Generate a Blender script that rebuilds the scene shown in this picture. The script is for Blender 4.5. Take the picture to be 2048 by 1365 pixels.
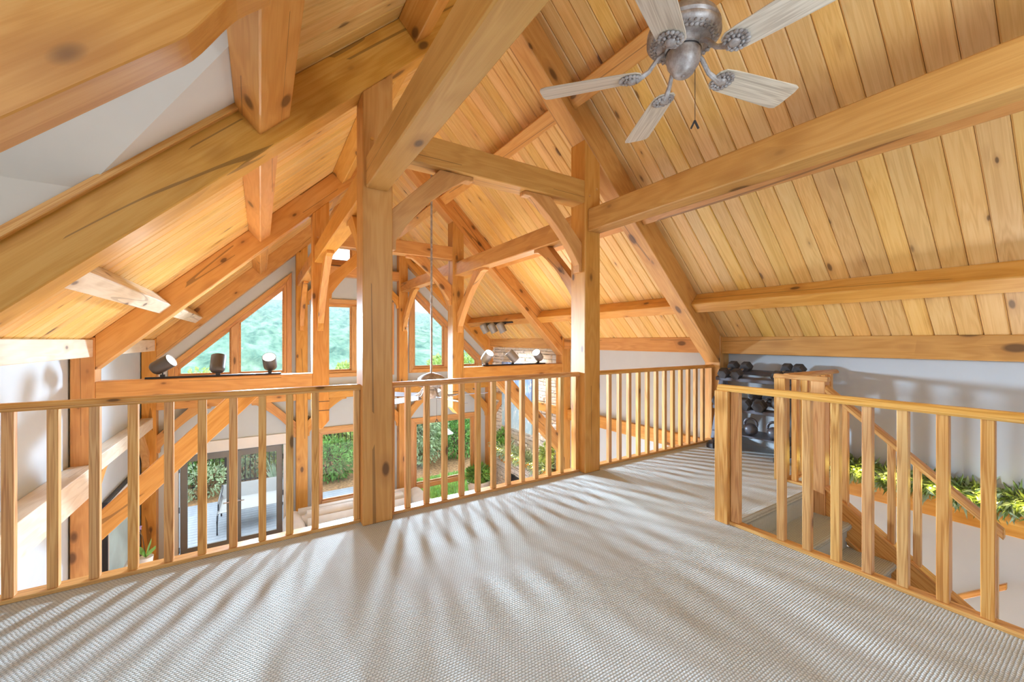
import bpy, bmesh, math, random
from mathutils import Vector, Matrix
from mathutils.geometry import tessellate_polygon
random.seed(7)
for o in list(bpy.data.objects): bpy.data.objects.remove(o)
sc = bpy.context.scene
COL = sc.collection
# ------------------------------------------------------------------ camera, world, lights, exposure
cd = bpy.data.cameras.new('camera'); cam = bpy.data.objects.new('camera', cd); COL.objects.link(cam)
cd.sensor_width = 36.0; cd.lens = 797.7 * 36.0 / 2048.0; cd.clip_start = 0.02; cd.clip_end = 4000
cd.shift_y = -(682.5 - 681.7) / 2048.0
cam.location = (0, 0, 1.25); cam.rotation_euler = (math.pi / 2, 0, -0.5625)
sc.camera = cam
sc.view_settings.view_transform = 'Standard'; sc.view_settings.look = 'None'
sc.view_settings.exposure = 0.36; sc.view_settings.gamma = 1.0
sc.view_settings.use_curve_mapping = False
sc.cycles.max_bounces = 8; sc.cycles.diffuse_bounces = 5; sc.cycles.transparent_max_bounces = 12
sc.cycles.use_denoising = True; sc.cycles.sample_clamp_indirect = 6.0
sc.cycles.caustics_reflective = False; sc.cycles.caustics_refractive = False

wd = bpy.data.worlds.new('world'); sc.world = wd; wd.use_nodes = True
nt = wd.node_tree; nt.nodes.clear()
def N(nt, t, **kw):
    n = nt.nodes.new(t)
    for k, v in kw.items():
        if k in n.inputs.keys() if hasattr(n.inputs, 'keys') else False: n.inputs[k].default_value = v
        else: setattr(n, k, v)
    return n
out = N(nt, 'ShaderNodeOutputWorld'); bg = N(nt, 'ShaderNodeBackground'); bg.inputs['Strength'].default_value = 2.6
tc = N(nt, 'ShaderNodeTexCoord'); mp = N(nt, 'ShaderNodeMapping'); mp.inputs['Scale'].default_value = (1.3, 1.3, 3.2)
no = N(nt, 'ShaderNodeTexNoise'); no.inputs['Scale'].default_value = 2.6; no.inputs['Detail'].default_value = 6
cr = N(nt, 'ShaderNodeValToRGB'); e = cr.color_ramp.elements
e[0].position = 0.40; e[0].color = (0.50, 0.72, 1.0, 1); e[1].position = 0.58; e[1].color = (1, 1, 1, 1)
nt.links.new(tc.outputs['Generated'], mp.inputs['Vector']); nt.links.new(mp.outputs['Vector'], no.inputs['Vector'])
nt.links.new(no.outputs['Fac'], cr.inputs['Fac']); nt.links.new(cr.outputs['Color'], bg.inputs['Color'])
nt.links.new(bg.outputs['Background'], out.inputs['Surface'])

def area(name, loc, target, sx, sy, power, color=(1, 1, 1)):
    l = bpy.data.lights.new(name, 'AREA'); l.shape = 'RECTANGLE'; l.size = sx; l.size_y = sy; l.energy = power; l.color = color
    o = bpy.data.objects.new(name, l); COL.objects.link(o); o.location = loc
    d = Vector(target) - Vector(loc); o.rotation_euler = d.to_track_quat('-Z', 'Y').to_euler()
    return o
# fill lamps added out of view: dormer, stair well, great room, behind the camera
area('dormer_fill', (-2.45, 0.9, 1.5), (4.0, 1.2, 1.6), 1.9, 1.0, 12, (1.0, 0.95, 0.88))  # added fill inside the closed dormer, no sky behind it
area('stair_well_fill', (4.35, 0.1, -2.6), (3.5, 0.5, 3.0), 0.8, 2.6, 22, (0.88, 0.93, 1.0)).data.spread = math.radians(75)  # added fill from below for the right slope
area('great_room_fill', (1.7, 5.4, -2.3), (1.7, 5.6, 3.0), 4.6, 4.2, 135, (0.70, 0.85, 1.0))  # added fill aimed up at the beam undersides
area('loft_fill', (1.6, -1.3, 1.45), (1.9, -0.5, 4.3), 0.6, 0.6, 50, (0.80, 0.91, 1.0))  # added fill for the near ceiling, no lamp stands here
def daylight(loc, target, power, r=0.28, cone=84):
    l = bpy.data.lights.new('window_daylight', 'SPOT'); l.energy = power; l.spot_size = math.radians(cone); l.spot_blend = 0.75; l.shadow_soft_size = r; l.color = (0.66, 0.83, 1.0)
    o = bpy.data.objects.new('window_daylight', l); COL.objects.link(o); o.location = loc
    o.rotation_euler = (Vector(target) - Vector(loc)).to_track_quat('-Z', 'Y').to_euler()
daylight((0.0, 8.82, 1.40), (2.3, 2.2, -1.6), 5000, 0.28, 62); daylight((3.35, 8.82, 1.50), (0.9, 2.4, -1.6), 4600, 0.28, 60)
daylight((1.68, 8.82, 1.40), (1.6, 2.6, -1.6), 2800, 0.28, 58)
daylight((3.35, 8.80, 1.45), (-1.6, 5.2, 0.5), 1400, 0.28, 44)
sl = bpy.data.lights.new('sun', 'SUN'); sl.energy = 6; sl.angle = math.radians(62); sl.color = (0.80, 0.90, 1.0)
so = bpy.data.objects.new('sun', sl); COL.objects.link(so)
so.rotation_euler = Vector((-0.10, -1.0, -0.34)).to_track_quat('-Z', 'Y').to_euler()

# ------------------------------------------------------------------ materials
def mat(name):
    m = bpy.data.materials.new(name); m.use_nodes = True
    b = m.node_tree.nodes['Principled BSDF']
    return m, m.node_tree, b
def lk(nt, a, b): nt.links.new(a, b)
def math_n(nt, op, a, b=None, c=None):
    n = nt.nodes.new('ShaderNodeMath'); n.operation = op
    for i, x in enumerate((a, b, c)):
        if x is None: continue
        if isinstance(x, (int, float)): n.inputs[i].default_value = x
        else: lk(nt, x, n.inputs[i])
    return n.outputs[0]
def ramp(nt, fac, stops):
    r = nt.nodes.new('ShaderNodeValToRGB'); el = r.color_ramp.elements
    while len(el) < len(stops): el.new(0.5)
    for k, (p, c) in enumerate(stops):
        el[k].position = p; el[k].color = (*c, 1) if len(c) == 3 else c
    lk(nt, fac, r.inputs['Fac']); return r.outputs['Color']
def mixc(nt, fac, a, b, mode='MIX'):
    n = nt.nodes.new('ShaderNodeMix'); n.data_type = 'RGBA'; n.blend_type = mode
    for idx, x in ((0, fac), (6, a), (7, b)):
        if isinstance(x, (int, float)): n.inputs[idx].default_value = x
        elif isinstance(x, tuple): n.inputs[idx].default_value = (*x, 1) if len(x) == 3 else x
        else: lk(nt, x, n.inputs[idx])
    return n.outputs[2]
def noise(nt, vec, scale, detail=3, rough=0.5, dist=0.0):
    n = nt.nodes.new('ShaderNodeTexNoise'); n.inputs['Scale'].default_value = scale; n.inputs['Detail'].default_value = detail
    n.inputs['Roughness'].default_value = rough; n.inputs['Distortion'].default_value = dist
    lk(nt, vec, n.inputs['Vector']); return n.outputs['Fac']
def mapping(nt, vec, scale=(1, 1, 1), loc=(0, 0, 0)):
    n = nt.nodes.new('ShaderNodeMapping'); n.inputs['Scale'].default_value = scale; n.inputs['Location'].default_value = loc
    lk(nt, vec, n.inputs['Vector']); return n.outputs['Vector']
def bump(nt, b, h, strength=0.3, dist=0.01):
    n = nt.nodes.new('ShaderNodeBump'); n.inputs['Strength'].default_value = strength; n.inputs['Distance'].default_value = dist
    lk(nt, h, n.inputs['Height']); lk(nt, n.outputs['Normal'], b.inputs['Normal'])

def wood(name, light, mid, dark, ring=16.0, knots=0.5, knot_scale=(1.3, 5.0, 5.0), var=0.25, rough=0.42, coat=0.0, check=0.0, contrast=1.0, kr=0.07):
    """knotty pine; the grain runs along the object's own x axis, every object gets its own offset and tone"""
    m, nt, b = mat(name)
    co = nt.nodes.new('ShaderNodeTexCoord').outputs['Object']
    oi = nt.nodes.new('ShaderNodeObjectInfo').outputs['Random']
    off = nt.nodes.new('ShaderNodeVectorMath'); off.operation = 'MULTIPLY_ADD'
    cmb = nt.nodes.new('ShaderNodeCombineXYZ')
    lk(nt, math_n(nt, 'MULTIPLY', oi, 53.0), cmb.inputs[0]); lk(nt, math_n(nt, 'MULTIPLY', oi, 17.3), cmb.inputs[1]); lk(nt, math_n(nt, 'MULTIPLY', oi, 29.1), cmb.inputs[2])
    lk(nt, co, off.inputs[0]); off.inputs[1].default_value = (1, 1, 1); lk(nt, cmb.outputs[0], off.inputs[2])
    v = off.outputs[0]
    warp = noise(nt, mapping(nt, v, (0.9, 3.0, 3.0)), 1.0, 2, 0.5)
    # growth rings: stretched bands bent by the warp
    streak = noise(nt, mapping(nt, v, (0.5, ring * 0.9, ring * 0.9)), 1.0, 3, 0.55, 0.5)
    ringv = math_n(nt, 'SINE', math_n(nt, 'MULTIPLY', math_n(nt, 'ADD', math_n(nt, 'MULTIPLY', warp, 1.3), math_n(nt, 'MULTIPLY', streak, 0.9)), 38.0))
    ringv = math_n(nt, 'MULTIPLY_ADD', ringv, 0.5, 0.5)
    fine = noise(nt, mapping(nt, v, (4.0, 160.0, 160.0)), 1.0, 2, 0.6)
    g = math_n(nt, 'ADD', math_n(nt, 'MULTIPLY', streak, 0.55), math_n(nt, 'ADD', math_n(nt, 'MULTIPLY', ringv, 0.22 * contrast), math_n(nt, 'MULTIPLY', fine, 0.25)))
    col = ramp(nt, g, [(0.25, dark), (0.5, mid), (0.78, light)])
    # knots
    vo = nt.nodes.new('ShaderNodeTexVoronoi'); vo.inputs['Scale'].default_value = 1.0; vo.inputs['Randomness'].default_value = 1.0
    lk(nt, mapping(nt, v, knot_scale), vo.inputs['Vector'])
    sep = nt.nodes.new('ShaderNodeSeparateColor'); lk(nt, vo.outputs['Color'], sep.inputs[0])
    rad = math_n(nt, 'MULTIPLY', math_n(nt, 'GREATER_THAN', sep.outputs[0], 1.0 - knots), math_n(nt, 'MULTIPLY_ADD', sep.outputs[1], kr, kr * 0.7))
    dd = math_n(nt, 'DIVIDE', vo.outputs['Distance'], math_n(nt, 'MAXIMUM', rad, 0.0001))
    core = ramp(nt, dd, [(0.62, (1, 1, 1)), (1.0, (0, 0, 0))])
    halo = ramp(nt, math_n(nt, 'MULTIPLY', dd, 0.4), [(0.3, (1, 1, 1)), (0.95, (0, 0, 0))])
    kd = tuple(c * 0.16 for c in mid); kh = tuple(c * k for c, k in zip(mid, (0.62, 0.5, 0.42)))
    col = mixc(nt, math_n(nt, 'MULTIPLY', halo, 0.55), col, kh)
    col = mixc(nt, math_n(nt, 'MULTIPLY', core, 0.85), col, (kd[0] * 1.15, kd[1], kd[2] * 1.1))
    if check:   # drying checks: thin dark splits along the grain
        ck = noise(nt, mapping(nt, v, (0.14, 4.2, 4.2)), 1.0, 1, 0.4, 0.12)
        band = math_n(nt, 'LESS_THAN', math_n(nt, 'ABSOLUTE', math_n(nt, 'SUBTRACT', ck, 0.5)), 0.006)
        gate = math_n(nt, 'GREATER_THAN', noise(nt, mapping(nt, v, (0.8, 2.0, 2.0), (9, 4, 2)), 1.0, 1), 0.52)
        col = mixc(nt, math_n(nt, 'MULTIPLY', math_n(nt, 'MULTIPLY', band, gate), check), col, (0.045, 0.02, 0.008))
    hv = nt.nodes.new('ShaderNodeHueSaturation')
    lk(nt, math_n(nt, 'MULTIPLY_ADD', oi, var, 1.0 - var * 0.5), hv.inputs['Value'])
    lk(nt, math_n(nt, 'MULTIPLY_ADD', math_n(nt, 'FRACT', math_n(nt, 'MULTIPLY', oi, 7.7)), 0.012, 0.494), hv.inputs['Hue'])
    lk(nt, math_n(nt, 'MULTIPLY_ADD', math_n(nt, 'FRACT', math_n(nt, 'MULTIPLY', oi, 3.3)), 0.12, 0.94), hv.inputs['Saturation'])
    lk(nt, col, hv.inputs['Color']); lk(nt, hv.outputs[0], b.inputs['Base Color'])
    b.inputs['Roughness'].default_value = rough
    if coat: b.inputs['Coat Weight'].default_value = coat; b.inputs['Coat Roughness'].default_value = 0.22
    bump(nt, b, g, 0.12, 0.002)
    return m
def plain(name, color, rough=0.6, metal=0.0, var=0.06, nscale=6.0, bmp=0.0, bscale=60.0, emit=None, estr=0.0, spec=0.5):
    m, nt, b = mat(name)
    co = nt.nodes.new('ShaderNodeTexCoord').outputs['Object']
    n1 = noise(nt, co, nscale, 4)
    lo = tuple(max(0, c * (1 - var)) for c in color); hi = tuple(min(1, c * (1 + var)) for c in color)
    lk(nt, ramp(nt, n1, [(0.3, lo), (0.7, hi)]), b.inputs['Base Color'])
    b.inputs['Roughness'].default_value = rough; b.inputs['Metallic'].default_value = metal
    b.inputs['Specular IOR Level'].default_value = spec
    if bmp: bump(nt, b, noise(nt, co, bscale, 3), bmp, 0.004)
    if emit: b.inputs['Emission Color'].default_value = (*emit, 1); b.inputs['Emission Strength'].default_value = estr
    return m
M = {}
M['timber'] = wood('timber', (0.74, 0.43, 0.15), (0.65, 0.33, 0.09), (0.52, 0.23, 0.048), ring=9, knots=0.55, knot_scale=(3.0, 6.0, 6.0), kr=0.15, var=0.14, check=0.5, contrast=0.55)
M['pale'] = wood('lit_timber', (0.86, 0.80, 0.70), (0.79, 0.71, 0.59), (0.62, 0.52, 0.40), ring=8, knots=0.5, knot_scale=(3.0, 6.0, 6.0), kr=0.10, var=0.1, check=0.3, contrast=0.5)  # paler timber: strong light on the left-wall beams painted into the wood colour
M['plank'] = wood('plank', (0.82, 0.57, 0.235), (0.76, 0.485, 0.165), (0.63, 0.365, 0.10), ring=26, knots=0.62, knot_scale=(2.4, 7.0, 0.02), kr=0.09, var=0.17, rough=0.38, contrast=0.8)
M['rail'] = wood('rail', (0.76, 0.45, 0.165), (0.67, 0.345, 0.105), (0.44, 0.185, 0.05), ring=40, knots=0.3, kr=0.10, knot_scale=(3.0, 9.0, 9.0), var=0.12, rough=0.34, contrast=1.5)
M['trimwood'] = wood('trimwood', (0.72, 0.42, 0.19), (0.64, 0.34, 0.13), (0.52, 0.25, 0.09), ring=22, knots=0.1, var=0.1)
M['drywall'] = plain('drywall', (0.53, 0.60, 0.66), 0.9, var=0.015, bmp=0.03, bscale=120)
M['drywall_warm'] = plain('drywall_warm', (0.66, 0.635, 0.585), 0.9, var=0.015, bmp=0.03, bscale=120)
M['black'] = plain('black_metal', (0.035, 0.035, 0.042), 0.38, 0.2, bmp=0.04)
M['spot'] = plain('spot_can', (0.10, 0.095, 0.095), 0.45, 0.3)
M['spotgrey'] = plain('spot_can_grey', (0.30, 0.31, 0.33), 0.45, 0.3)
M['lens'] = plain('lamp_lens', (1, 1, 1), 0.3, emit=(1.0, 0.97, 0.9), estr=9.0)
M['bulb'] = plain('fairy_bulb', (1, 0.8, 0.3), 0.3, emit=(1.0, 0.72, 0.22), estr=60.0)
M['rubber'] = plain('black_rubber', (0.055, 0.056, 0.062), 0.55, var=0.12, nscale=30)
M['chrome'] = plain('steel', (0.55, 0.56, 0.58), 0.25, 0.9)
M['enamel'] = plain('grey_enamel', (0.12, 0.13, 0.16), 0.4, 0.2)
M['doorpaint'] = plain('door_paint', (0.21, 0.21, 0.205), 0.5)
M['whitepaint'] = plain('white_paint', (0.82, 0.82, 0.80), 0.5, var=0.02)
M['couch'] = plain('couch_fabric', (0.74, 0.76, 0.78), 0.95, bmp=0.25, bscale=180)
M['mulch'] = plain('mulch', (0.40, 0.22, 0.10), 0.95, var=0.5, nscale=14, bmp=0.6, bscale=30)
M['lawn'] = plain('lawn', (0.16, 0.34, 0.06), 0.95, var=0.4, nscale=9, bmp=0.5, bscale=40)
M['deck'] = plain('deck_board', (0.33, 0.355, 0.39), 0.75, var=0.15, nscale=5)
M['canvas'] = plain('sling_fabric', (0.36, 0.35, 0.33), 0.9)
M['terracotta'] = plain('terracotta', (0.45, 0.18, 0.08), 0.8, var=0.2)
M['leaf'] = plain('leaf', (0.18, 0.38, 0.08), 0.6, var=0.6, nscale=3)
M['leaf_light'] = plain('leaf_light', (0.42, 0.55, 0.16), 0.6, var=0.5, nscale=3)
M['leaf_grey'] = plain('leaf_grey', (0.38, 0.48, 0.27), 0.6, var=0.5, nscale=3)
M['leaf_deep'] = plain('leaf_deep', (0.12, 0.28, 0.09), 0.6, var=0.5, nscale=3)
M['garland'] = plain('garland_needles', (0.20, 0.30, 0.09), 0.7, var=0.5, nscale=20)
M['garland_pale'] = plain('garland_pale', (0.36, 0.48, 0.34), 0.7, var=0.3, nscale=20)
M['petal'] = plain('petal', (0.42, 0.36, 0.75), 0.6, var=0.2)
M['stem'] = plain('stem', (0.16, 0.10, 0.05), 0.8)
M['soot'] = plain('firebox', (0.03, 0.04, 0.07), 0.4)
M['housewhite'] = plain('house_white', (0.8, 0.8, 0.78), 0.7)
M['stone_joint'] = plain('stone_joint', (0.26, 0.24, 0.22), 0.95)
M['slate'] = plain('canopy_white', (0.62, 0.62, 0.60), 0.5)
def stone_mat():
    m, nt, b = mat('stone')
    co = nt.nodes.new('ShaderNodeTexCoord').outputs['Object']; oi = nt.nodes.new('ShaderNodeObjectInfo').outputs['Random']
    c = ramp(nt, oi, [(0.0, (0.78, 0.74, 0.68)), (0.3, (0.88, 0.86, 0.83)), (0.55, (0.84, 0.74, 0.60)), (0.8, (0.90, 0.89, 0.87)), (1.0, (0.80, 0.80, 0.80))])
    n1 = noise(nt, co, 22, 5, 0.65)
    lk(nt, mixc(nt, 0.8, c, ramp(nt, n1, [(0.25, (0.74, 0.71, 0.68)), (0.6, (1, 1, 1))]), 'MULTIPLY'), b.inputs['Base Color'])
    b.inputs['Roughness'].default_value = 0.9; bump(nt, b, n1, 0.5, 0.02); return m
M['stone'] = stone_mat()
def carpet_mat():
    m, nt, b = mat('carpet')
    co = nt.nodes.new('ShaderNodeTexCoord').outputs['Object']
    wob = noise(nt, co, 26, 2)
    sx = nt.nodes.new('ShaderNodeSeparateXYZ'); lk(nt, co, sx.inputs[0])
    x = math_n(nt, 'ADD', sx.outputs[0], math_n(nt, 'MULTIPLY', wob, 0.010)); y = math_n(nt, 'ADD', sx.outputs[1], math_n(nt, 'MULTIPLY', wob, 0.006))
    P = 0.0150; Q = 0.0118
    row = math_n(nt, 'FLOOR', math_n(nt, 'DIVIDE', y, Q))
    sh = math_n(nt, 'MULTIPLY', math_n(nt, 'MODULO', row, 2.0), P * 0.5)
    fx = math_n(nt, 'ABSOLUTE', math_n(nt, 'SINE', math_n(nt, 'MULTIPLY', math_n(nt, 'ADD', x, sh), math.pi / P)))
    fy = math_n(nt, 'ABSOLUTE', math_n(nt, 'SINE', math_n(nt, 'MULTIPLY', y, math.pi / Q)))
    hgt = math_n(nt, 'MULTIPLY', math_n(nt, 'POWER', fx, 0.6), math_n(nt, 'POWER', fy, 0.6))
    fib = noise(nt, co, 420, 2)
    big = noise(nt, co, 1.7, 3)
    col = ramp(nt, math_n(nt, 'ADD', math_n(nt, 'MULTIPLY', hgt, 0.8), math_n(nt, 'MULTIPLY', fib, 0.25)), [(0.08, (0.32, 0.345, 0.345)), (0.5, (0.575, 0.62, 0.635)), (0.95, (0.72, 0.78, 0.80))])
    col = mixc(nt, 0.55, col, ramp(nt, big, [(0.3, (0.84, 0.80, 0.72)), (0.62, (1, 1, 1))]), 'MULTIPLY')
    lk(nt, col, b.inputs['Base Color']); b.inputs['Roughness'].default_value = 0.97; b.inputs['Specular IOR Level'].default_value = 0.04
    bump(nt, b, hgt, 0.5, 0.006); return m
M['carpet'] = carpet_mat()
def glass_mat():
    m = bpy.data.materials.new('window_glass'); m.use_nodes = True; nt = m.node_tree; nt.nodes.clear()
    o = nt.nodes.new('ShaderNodeOutputMaterial'); t = nt.nodes.new('ShaderNodeBsdfTransparent'); g = nt.nodes.new('ShaderNodeBsdfGlossy')
    t.inputs['Color'].default_value = (0.97, 0.985, 0.98, 1); g.inputs['Roughness'].default_value = 0.0
    fr = nt.nodes.new('ShaderNodeFresnel'); fr.inputs['IOR'].default_value = 1.25
    mx = nt.nodes.new('ShaderNodeMixShader'); lk(nt, fr.outputs[0], mx.inputs[0]); lk(nt, t.outputs[0], mx.inputs[1]); lk(nt, g.outputs[0], mx.inputs[2]); lk(nt, mx.outputs[0], o.inputs['Surface'])
    return m
M['glass'] = glass_mat()
def fan_metal():
    m, nt, b = mat('weathered_metal')
    co = nt.nodes.new('ShaderNodeTexCoord').outputs['Object']
    n1 = noise(nt, co, 18, 5, 0.65)
    lk(nt, ramp(nt, n1, [(0.3, (0.22, 0.18, 0.165)), (0.5, (0.37, 0.345, 0.34)), (0.72, (0.60, 0.60, 0.62))]), b.inputs['Base Color'])
    b.inputs['Roughness'].default_value = 0.5; b.inputs['Metallic'].default_value = 0.25; bump(nt, b, n1, 0.15, 0.004); return m
M['fanmetal'] = fan_metal()
M['blade'] = wood('fan_blade_wood', (0.72, 0.66, 0.56), (0.60, 0.535, 0.44), (0.42, 0.36, 0.29), ring=34, knots=0.0, var=0.08, rough=0.5, contrast=1.4)
M['blade_dark'] = wood('fan_blade_slate', (0.27, 0.28, 0.36), (0.22, 0.23, 0.30), (0.16, 0.165, 0.22), ring=30, knots=0.0, var=0.08, rough=0.4)
def painting_mat():
    m, nt, b = mat('painting')
    co = nt.nodes.new('ShaderNodeTexCoord').outputs['Object']
    z = nt.nodes.new('ShaderNodeSeparateXYZ'); lk(nt, co, z.inputs[0])
    n1 = noise(nt, co, 1.6, 4, 0.6, 0.6)
    base = ramp(nt, math_n(nt, 'ADD', math_n(nt, 'MULTIPLY', z.outputs[2], 0.42), n1), [(0.15, (0.42, 0.60, 0.70)), (0.42, (0.30, 0.48, 0.66)), (0.62, (0.14, 0.24, 0.46)), (0.85, (0.10, 0.17, 0.36))])
    w = noise(nt, mapping(nt, co, (1, 5.0, 1.2)), 1.5, 3, 0.5, 1.5)
    line = math_n(nt, 'LESS_THAN', math_n(nt, 'ABSOLUTE', math_n(nt, 'SUBTRACT', w, 0.56)), 0.012)
    lk(nt, mixc(nt, line, base, (0.8, 0.84, 0.86)), b.inputs['Base Color']); b.inputs['Roughness'].default_value = 0.6; return m
M['painting'] = painting_mat()
M['painted_sky'] = plain('painted_sky_pane', (0.48, 0.68, 0.74), 0.5, var=0.25, nscale=1.5)  # sky light in the left window, put into the pane colour
def forest_mat():
    m, nt, b = mat('forest')
    co = nt.nodes.new('ShaderNodeTexCoord').outputs['Object']
    n1 = noise(nt, mapping(nt, co, (1.0, 0.22, 1.0)), 0.17, 5, 0.7); n2 = noise(nt, co, 0.012, 3)
    c = ramp(nt, n1, [(0.34, (0.08, 0.17, 0.12)), (0.5, (0.19, 0.32, 0.22)), (0.66, (0.34, 0.48, 0.32))])
    lk(nt, mixc(nt, 0.6, c, ramp(nt, n2, [(0.35, (0.72, 0.85, 1.0)), (0.65, (1, 1, 1))]), 'MULTIPLY'), b.inputs['Base Color'])
    b.inputs['Roughness'].default_value = 1.0; b.inputs['Specular IOR Level'].default_value = 0.0; return m
M['forest'] = forest_mat()

# ------------------------------------------------------------------ builders
WM = {}
class MB:
    def __init__(s): s.v = []; s.f = []
    def add(s, vs, fs):
        b = len(s.v); s.v += [Vector(p) for p in vs]; s.f += [tuple(b + i for i in f) for f in fs]; return s
    def box(s, x0, x1, y0, y1, z0, z1):
        return s.add([(x0, y0, z0), (x1, y0, z0), (x1, y1, z0), (x0, y1, z0), (x0, y0, z1), (x1, y0, z1), (x1, y1, z1), (x0, y1, z1)],
                     [(0, 3, 2, 1), (4, 5, 6, 7), (0, 1, 5, 4), (1, 2, 6, 5), (2, 3, 7, 6), (3, 0, 4, 7)])
    def prism(s, pts, vec):
        n = len(pts); vec = Vector(vec); a = [Vector(p) for p in pts]
        return s.add(a + [p + vec for p in a], [tuple(range(n))[::-1], tuple(range(n, 2 * n))] + [(i, (i + 1) % n, n + (i + 1) % n, n + i) for i in range(n)])
    def plate(s, loops, vec):
        """flat polygon with holes, extruded"""
        tri = tessellate_polygon([[Vector(p) for p in l] for l in loops]); flat = [Vector(p) for l in loops for p in l]; n = len(flat); vec = Vector(vec)
        fs = [tuple(t) for t in tri] + [tuple(n + i for i in t[::-1]) for t in tri]; k = 0
        for l in loops:
            m = len(l); fs += [(k + i, k + (i + 1) % m, n + k + (i + 1) % m, n + k + i) for i in range(m)]; k += m
        return s.add(flat + [p + vec for p in flat], fs)
    def tube(s, path, r, seg=10, cap=True):
        path = [Vector(p) for p in path]; rs = r if isinstance(r, (list, tuple)) else [r] * len(path); rings = []
        ref = Vector((0, 0, 1))
        for i, p in enumerate(path):
            d = (path[min(i + 1, len(path) - 1)] - path[max(i - 1, 0)]).normalized()
            a = d.cross(ref)
            if a.length < 0.05: a = d.cross(Vector((1, 0, 0)))
            a.normalize(); c = d.cross(a)
            rings.append([p + (a * math.cos(2 * math.pi * k / seg) + c * math.sin(2 * math.pi * k / seg)) * rs[i] for k in range(seg)])
        vs = [q for r_ in rings for q in r_]; fs = []
        for i in range(len(path) - 1):
            for k in range(seg): fs.append((i * seg + k, i * seg + (k + 1) % seg, (i + 1) * seg + (k + 1) % seg, (i + 1) * seg + k))
        if cap: fs += [tuple(range(seg))[::-1], tuple((len(path) - 1) * seg + k for k in range(seg))]
        return s.add(vs, fs)
    def lathe(s, prof, c, axis=(0, 0, 1), seg=28):
        ax = Vector(axis).normalized(); c = Vector(c); a = ax.cross(Vector((0, 0, 1)) if abs(ax.z) < 0.9 else Vector((1, 0, 0))).normalized(); b = ax.cross(a)
        vs = []; n = len(prof)
        for r, z in prof:
            for k in range(seg):
                t = 2 * math.pi * k / seg; vs.append(c + ax * z + (a * math.cos(t) + b * math.sin(t)) * max(r, 0.0004))
        fs = [(i * seg + k, i * seg + (k + 1) % seg, (i + 1) * seg + (k + 1) % seg, (i + 1) * seg + k) for i in range(n - 1) for k in range(seg)]
        fs += [tuple(range(seg))[::-1], tuple((n - 1) * seg + k for k in range(seg))]
        return s.add(vs, fs)
    def ball(s, c, r, seg=14, rings=9, sq=(1, 1, 1)):
        c = Vector(c); vs = []; fs = []
        for i in range(rings + 1):
            t = math.pi * i / rings
            for k in range(seg):
                p = 2 * math.pi * k / seg; vs.append(c + Vector((r * sq[0] * math.sin(t) * math.cos(p), r * sq[1] * math.sin(t) * math.sin(p), r * sq[2] * math.cos(t))))
        for i in range(rings):
            for k in range(seg): fs.append((i * seg + k, (i + 1) * seg + k, (i + 1) * seg + (k + 1) % seg, i * seg + (k + 1) % seg))
        return s.add(vs, fs)
def frame_matrix(origin, g):
    x = Vector(g).normalized(); u = Vector((0, 0, 1)) if abs(x.z) < 0.9 else Vector((0, 1, 0))
    y = u.cross(x).normalized(); z = x.cross(y)
    m = Matrix((x, y, z)).transposed().to_4x4(); m.translation = Vector(origin); return m
def place(o, Mw, parent):
    WM[o.name] = Mw
    if parent is not None:
        o.parent = parent; o.matrix_local = WM[parent.name].inverted() @ Mw
    else: o.matrix_world = Mw
def build(name, mb, material, parent=None, grain=(1, 0, 0), origin=None, smooth=False, bevel=0.0, bseg=1):
    lo = [min(p[i] for p in mb.v) for i in range(3)]; hi = [max(p[i] for p in mb.v) for i in range(3)]
    origin = origin or [(a + b) / 2 for a, b in zip(lo, hi)]
    Mw = frame_matrix(origin, grain); inv = Mw.inverted()
    me = bpy.data.meshes.new(name); me.from_pydata([inv @ p for p in mb.v], [], mb.f)
    bm = bmesh.new(); bm.from_mesh(me)
    bmesh.ops.remove_doubles(bm, verts=bm.verts, dist=1e-5)
    bmesh.ops.recalc_face_normals(bm, faces=bm.faces)
    if bevel:
        es = [e for e in bm.edges if len(e.link_faces) == 2 and e.calc_face_angle() > 0.6]
        bmesh.ops.bevel(bm, geom=es, offset=bevel, segments=bseg, affect='EDGES', clamp_overlap=True)
    bm.to_mesh(me); bm.free()
    if smooth:
        for p in me.polygons: p.use_smooth = True
        me.set_sharp_from_angle(angle=math.radians(smooth if smooth is not True else 40))
    me.materials.append(M[material] if isinstance(material, str) else material)
    o = bpy.data.objects.new(name, me); COL.objects.link(o); place(o, Mw, parent)
    return o
def empty(name, loc):
    o = bpy.data.objects.new(name, None); o.empty_display_size = 0.1; COL.objects.link(o); place(o, Matrix.Translation(Vector(loc)), None); return o
def tag(o, label, cat, group=None):
    o['label'] = label; o['category'] = cat
    if group: o['group'] = group
    return o
def struct(o): o['kind'] = 'structure'; return o
def stuff(o): o['kind'] = 'stuff'; return o
def thing(name, loc, label, cat, group=None): return tag(empty(name, loc), label, cat, group)
def inst(src, name, Mw, parent=None):
    o = src.copy(); o.name = name; COL.objects.link(o); o.parent = None; place(o, Mw, parent); return o

# ------------------------------------------------------------------ the section of the house
S = 0.972; XR = 1.688; ZLOW = 4.003; ZCEIL = 4.365; ZPUR = 4.112
def zl(x, z0): return z0 + S * (x - XR)
def zr(x, z0): return z0 - S * (x - XR)
YA, YB, YC, YW = 2.80, 5.84, 8.72, 8.90
XL, XRW = -1.66, 5.00             # wall planes
FZ = -2.70                        # great room floor
NL = Vector((-S, 0, 1)).normalized(); NR = Vector((S, 0, 1)).normalized()

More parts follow.
